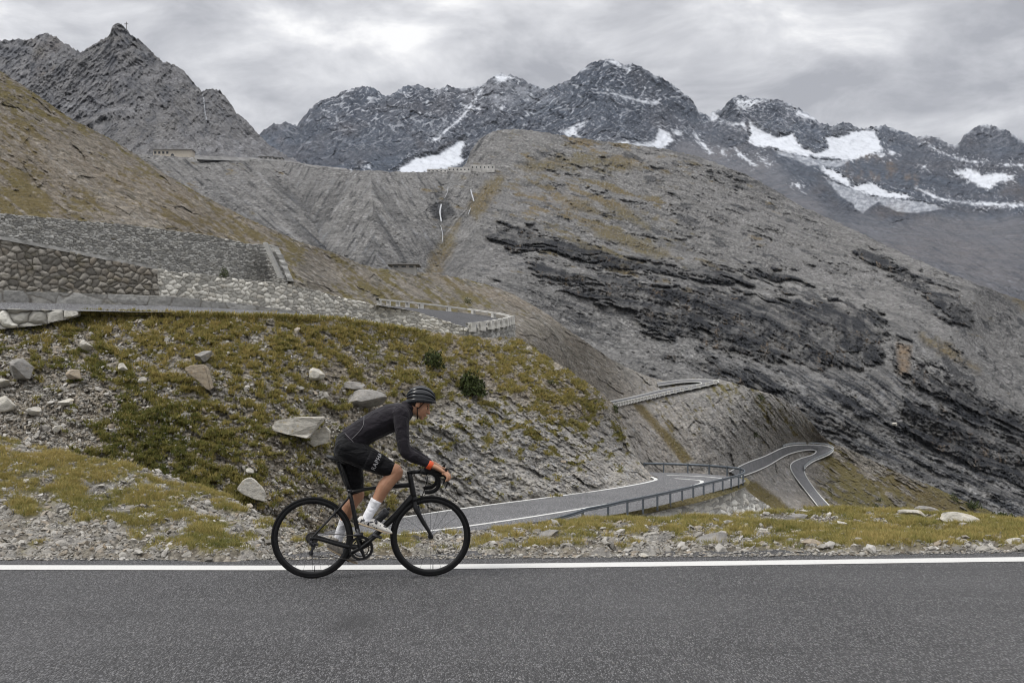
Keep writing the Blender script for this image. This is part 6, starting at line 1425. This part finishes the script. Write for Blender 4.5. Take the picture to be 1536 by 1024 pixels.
boulder('pale elongated boulder on the bank above the cyclist back', 475, 563, 25, 19, 'pale', EW, 0, -.5, None, 17)
boulder('pale block among rubble at the far left', 5, 573, 22, 14, 'pale', EW, 0, .2, None, 18)
boulder('whitish stone at the lower left rubble', 50, 616, 22, 13, 'pale', EW, .2, .1, None, 19)
boulder('round pale stone in the left rubble above the mound', 8, 606, 30, 24, 'pale', EW, .2, .1, None, 20)
boulder('pale flat stone in the rubble near the left dark grass', 100, 602, 24, 12, 'pale', EW, .2, 0, None, 22)
boulder('small white stone low in the dark green grass', 87, 643, 16, 11, 'pale', EW, .2, 0, None, 23)
boulder('upper grey ledge rock of the outcrop left of the helmet', 531, 579, 38, 13, 'grey', EW, .1, -.08, None, 25, 7, 'rock_outcrop', 'rock')
boulder('lower dark grey ledge of the outcrop left of the helmet', 548, 597, 66, 26, 'grey', EW, .1, -.05, None, 26, 7, 'rock_outcrop', 'rock')
boulder('small pale stone high on the bank right of the rear wheel rock', 374, 706, 15, 9, 'pale', EW, .1, -.4, None, 28)
boulder('large long white boulder on the right of the verge', 1436, 779, 66, 23, 'pale', FW, 0, -.1, None, 31)
boulder('pale pointed boulder left of the large white one', 1371, 771, 48, 18, 'pale', FW, 0, -.2, None, 32)
boulder('grey rounded rock behind the pale pointed boulder', 1386, 765, 48, 13, 'grey', FW, .1, -.1, None, 33)
boulder('small white flat stone below the large white boulder', 1401, 804, 30, 13, 'pale', FW, 0, -.15, None, 34)
boulder('pale stone at the right end of the verge', 1522, 814, 28, 15, 'pale', FW, 0, .1, None, 35)
boulder('grey rock with moss in front of the guardrail start', 824, 803, 32, 16, 'grey', FW, .1, .2, None, 36)
boulder('broad grey rock cluster on the verge left of centre right', 1064, 809, 60, 25, 'grey', FW, .1, 0, None, 37, 13)
boulder('sloping tan grey rock in the verge grass right of the rock cluster', 1222, 817, 38, 16, 'tan', FW, .1, -.3, None, 38)
boulder('low dark rock touching the sloping tan rock', 1190, 812, 36, 12, 'grey', FW, .1, .1, None, 39)
boulder('pale low stone in the verge grass below the retaining wall', 1143, 795, 22, 7, 'pale', FW, .1, 0, None, 40)
boulder('rough grey rock at the top of the verge under the far road', 1190, 777, 46, 13, 'grey', FW, .1, .05, None, 41, 12)
boulder('small pale stone by the asphalt edge behind the front wheel', 965, 832, 16, 7, 'pale', FW, .1, .05, None, 42)
boulder('white stone at the road edge near the left', 103, 824, 17, 8, 'pale', FW, .1, .15, None, 43)
boulder('pale flat slate near the left road edge', 158, 822, 26, 8, 'pale', FW, .1, .05, None, 44)
boulder('grey block at the road edge left of the rear wheel', 229, 826, 18, 12, 'grey', FW, .1, .05, None, 45)
boulder('lone white boulder on the far grey mountainside', 1342, 636, 9, 5, 'pale', BW, 0, 0, None, 46)

def leaf_mat(name, col):
    N = Nodes(name); R, G, B_, A = N.mask()
    return N.done(N.ramp(R, [(0, tuple(c * .5 for c in col)), (.6, col), (1, tuple(c * 1.9 for c in col))]), 0.8, None, .15)
M_leaf = leaf_mat('bush_leaf', (0.045, 0.058, 0.02)); M_stem = plain('bush_stem', (0.06, 0.045, 0.03), .9)
def bush(label, px, py, wpx, hpx, where, n=500, grp=None, name='bush'):
    P0 = surf(*where, px, py + hpx * .45); Y = P0[1]; k = Y / FOC; W_, H_ = wpx * .5 * k, hpx * k
    root = thing(name, label, 'bush', tuple(unproj(px, py + hpx * .5, Y)), 0, grp)
    a = rng.uniform(0, 2 * np.pi, n); u = rng.uniform(0, 1, n) ** .35; ph = np.arccos(rng.uniform(-.15, 1, n))
    p = np.stack([np.cos(a) * np.sin(ph) * u * W_, np.sin(a) * np.sin(ph) * u * W_, np.cos(ph) * u * H_ + .1 * H_], 1)
    p *= (1 + .6 * fbm(p[:, 0] / W_ * 2 + px, p[:, 1] / W_ * 2, p[:, 2] / H_ * 2, 3))[:, None]
    d = rng.normal(size=(n, 3)); d[:, 2] += .8; d /= np.linalg.norm(d, axis=1)[:, None]; e = np.cross(d, rng.normal(size=(n, 3))); e /= np.linalg.norm(e, axis=1)[:, None]
    s_ = rng.uniform(.1, .22, n)[:, None] * max(W_, H_ * .6)
    V = np.stack([p - e * s_ * .4, p + d * s_, p + e * s_ * .4, p - d * s_ * .5], 1).reshape(-1, 3); F = np.arange(n * 4).reshape(-1, 4)
    M = np.repeat(np.stack([rng.uniform(0, 1, n), 0 * a, 0 * a, 0 * a], 1), 4, 0); mesh_np('foliage', V, F, M_leaf, False, M, root)
    m_ = MB()
    for i in range(6): m_.tube([(0, 0, -.15 * H_), (rng.normal() * W_ * .3, rng.normal() * W_ * .3, H_ * .35), (rng.normal() * W_ * .5, rng.normal() * W_ * .5, H_ * .75)], [.03 * W_, .02 * W_, .008 * W_], 5, sub=3)
    m_.build('stem', M_stem, root)
bush('large dark green bush on the bank right above the cyclist helmet', 706, 578, 44, 30, EW, 1300)
bush('dark green bush on the bank between the helmet and the upper hairpin wall', 649, 539, 34, 24, EW, 800)
bush('small dark bush in front of the tall grey dry stone wall', 336, 409, 16, 15, (unproj(336, 416, 88)[None], np.array([336.]), np.array([416.])), 300)
bush('small dark bush on the slope behind the upper hairpin', 702, 451, 13, 9, DW, 220)
bush('small dark bush low on the bank edge near the spur road', 923, 612, 10, 14, EW, 200)
bush('small round bush on the bank edge above the rock face', 826, 572, 12, 9, EW, 200)
bush('dark bush high on the spur below the spur hairpin', 1141, 596, 14, 9, DW, 200)
bush('dark bush on the spur just above the valley hairpin road', 1132, 650, 14, 11, DW, 200)
bush('upper of two tiny bushes right of the descending valley road', 1245, 733, 7, 6, DW, 90)
bush('lower of two tiny bushes right of the descending valley road', 1247, 741, 7, 6, DW, 90)
bush('tiny dark bush in the middle of the right grass slope', 1320, 748, 10, 6, DW, 120)
bush('flat dark bush below the middle of the right grass slope', 1314, 759, 15, 7, DW, 150)
bush('dark bush on the upper edge of the right grass slope', 1430, 746, 16, 10, DW, 220)
bush('long dark bush on the right grass slope', 1457, 757, 30, 10, DW, 300)
bush('wide dark bush at the foot of the right grass slope', 1500, 775, 44, 10, DW, 350)

# --- the pass on the skyline
M_wallw = plain('cream_render', (0.44, 0.40, 0.34), .85, .2, var=.1, scale=.5); M_glass = plain('dark_window', (0.03, 0.033, 0.04), .25, .5); M_roof = plain('grey_roof', (0.22, 0.215, 0.21), .8, .2, var=.15, scale=.6); M_ruin = plain('bleached_masonry', (0.42, 0.41, 0.39), .9, .1, var=.3, scale=.25)
def bx(name, c, hx, hy, hz, mat, par): m_ = MB(); m_.box(c, hx, hy, hz, bev=.02); return m_.build(name, mat, par, False)
def building(label, x0, x1, ytop, ybot, Y, depth_m, mat, roof, nwin, arch=None, cat='building', nm='building', wfrac=1.0, ws=1.0, ext=2.0):
    k = Y / FOC; wdt = (x1 - x0) * k; h = (ybot - ytop) * k; base = unproj((x0 + x1) / 2, ybot, Y)
    root = thing(nm, label, cat, tuple(base))
    bx('wall', (0, 0, (h - ext) * .5), wdt / 2, depth_m / 2, (h + ext) * .5, mat, root)
    if roof: bx('roof', (0, 0, h + roof * .5 + .01), wdt / 2 + .9, depth_m / 2 + 1.2, roof * .5, M_roof, root)
    for i in range(nwin):
        xx = -wdt / 2 + wfrac * wdt * (i + .5) / nwin
        bx('window', (xx, -depth_m / 2 - .02, h * .55), wfrac * ws * wdt / nwin * .28, .06, h * .2 * ws, M_glass, root)
    if arch is not None:
        m_ = MB(); cx_ = -wdt / 2 + wdt * arch; r_ = h * .3
        m_.ring_loft([[(cx_ + r_ * math.cos(a), -depth_m / 2 + y_, max(.02, r_ * 1.3 * math.sin(a))) for a in np.linspace(0, math.pi, 14)] for y_ in (-.09, .05)]); m_.build('doorway', M_glass, root, False)
    return root
building('long low cream building with a dark arched door on the pass at the left', 233, 290, 227, 236, 1050, 12, M_wallw, .7, 4, .5, wfrac=.42, ext=14)
building('pale low block of the hotel at the end of the pass wall', 390, 410, 236.5, 241, 1085, 8, M_ruin, .4, 3, ext=12)
building('small pale hut right of the low hotel block on the pass', 412, 424, 238, 241.5, 1090, 8, M_ruin, .3, 2, ext=12)
building('ruined pale stone barracks with square windows on the grey hill edge', 706, 742, 248.5, 257, 1085, 9, M_ruin, 0, 6, ws=.6)
building('low broken stone building left of the ruined barracks', 672, 706, 252, 260, 1078, 8, M_ruin, 0, 6, ws=.6)
building('lowest crumbling wall of the ruins at the left end', 641, 671, 254.5, 261, 1068, 6, M_ruin, 0, 5, ws=.6)
building('small concrete bunker with a flat roof on the spur crest', 590, 624, 399, 404.5, 228, 4, M_ruin, .25, 3, None, 'bunker', 'bunker', ext=5)
pw = []
for xx in np.linspace(292, 520, 60): pw.append((xx, float(lut([(292,236.5),(380,240),(430,244),(470,251),(520,256)])(xx))))
pw = np.array(pw); Yp = lut([(292,985),(430,1035),(520,1015)])(pw[:, 0]); t_ = unproj(pw[:, 0], pw[:, 1] - 3.2, Yp); b2 = unproj(pw[:, 0], pw[:, 1] + 2.5, Yp - 4); t2 = t_.copy(); t2[:, 1] += 3; b3 = b2.copy(); b3[:, 1] += 9
tag(mesh_np('pass_wall', np.stack([b2, t_, t2, b3]), grid_faces(4, 60), plain('pass_masonry', (0.2, 0.198, 0.195), .9, .1, var=.3, scale=.2), False), 'long grey retaining wall along the skyline of the pass', 'wall')
# summit cross
cr = thing('summit_cross', 'wooden cross standing beside the top of the rock pyramid', 'cross', tuple(unproj(189.5, 46, 1745)))
m_ = MB(); m_.box((0, 0, 6), .42, .4, 7.5); m_.build('upright', M_stem, cr, False); m_ = MB(); m_.box((0, -.03, 10.2), 3.0, .36, .4); m_.build('crossbar', M_stem, cr, False)
# waterfalls
M_fall = plain('falling_water', (0.3, 0.31, 0.325), .5, .4, var=.25, scale=.4)
def fall(pts, w0, name='waterfall'):
    q_ = dense(pts, 10); Pc = np.array([surf(*BW, a, b) for a, b in q_]); Yc = Pc[:, 1]; Yc = np.minimum.accumulate(Yc[::1]) if False else Yc
    k = np.ones(9) / 9; Ys = np.convolve(np.pad(Yc, 4, 'edge'), k, 'valid') - 10
    ww = w0 * (1 + .5 * fbm(np.arange(len(q_)) * .7, 0 * Ys, 0 * Ys + w0, 3))
    A = unproj(q_[:, 0] - ww, q_[:, 1], Ys); C_ = unproj(q_[:, 0] + ww, q_[:, 1], Ys); M_ = unproj(q_[:, 0], q_[:, 1], Ys - 1.5)
    o = mesh_np(name, np.stack([A, M_, C_]), grid_faces(3, len(q_)), M_fall); o['kind'] = 'structure'
for pts, w0 in (([(662,306),(660,318),(662,332)], 1.0), ([(661,338),(664,352),(663,364)], .45), ([(706,284),(708,292),(711,302)], .8), ([(706,312),(702,322)], .5), ([(672,280),(671,288),(667,297)], .4)): fall(pts, w0)
# the air of the valley
bm = bmesh.new(); bmesh.ops.create_cube(bm, size=1.0); hz_ = obj_bm('haze', bm, None); hz_.scale = (15000, 13000, 3400); hz_.location = (0, 3000, 3400/2 - 420); hz_['kind'] = 'stuff'; hz_['label'] = 'thin pale haze filling the valley'
hm_ = bpy.data.materials.new('haze'); hm_.use_nodes = True; ht = hm_.node_tree; ht.nodes.clear(); ho_ = ht.nodes.new('ShaderNodeOutputMaterial'); hv = ht.nodes.new('ShaderNodeVolumePrincipled')
hv.inputs['Color'].default_value = (0.8, 0.87, 1.0, 1); hv.inputs['Density'].default_value = 1.3e-5; ht.links.new(hv.outputs[0], ho_.inputs['Volume']); hz_.data.materials.append(hm_)
# valley floor that carries everything out of sight
xg, yg = np.meshgrid(np.linspace(-9000, 9000, 60), np.linspace(-6000, 9000, 50)); hz = -160 + 18 * fbm(xg / 900, yg / 900, 0 * xg, 4)
hz = np.where(yg < 20, np.minimum(-12.0, hz * 0 - 12 - np.abs(yg - 20) * .05), hz)
vo = mesh_np('valley_floor', np.stack([xg, yg, hz], -1), grid_faces(50, 60), M_mid, True, np.tile([[.3, 0, 0, 0]], (3000, 1))); vo['kind'] = 'structure'
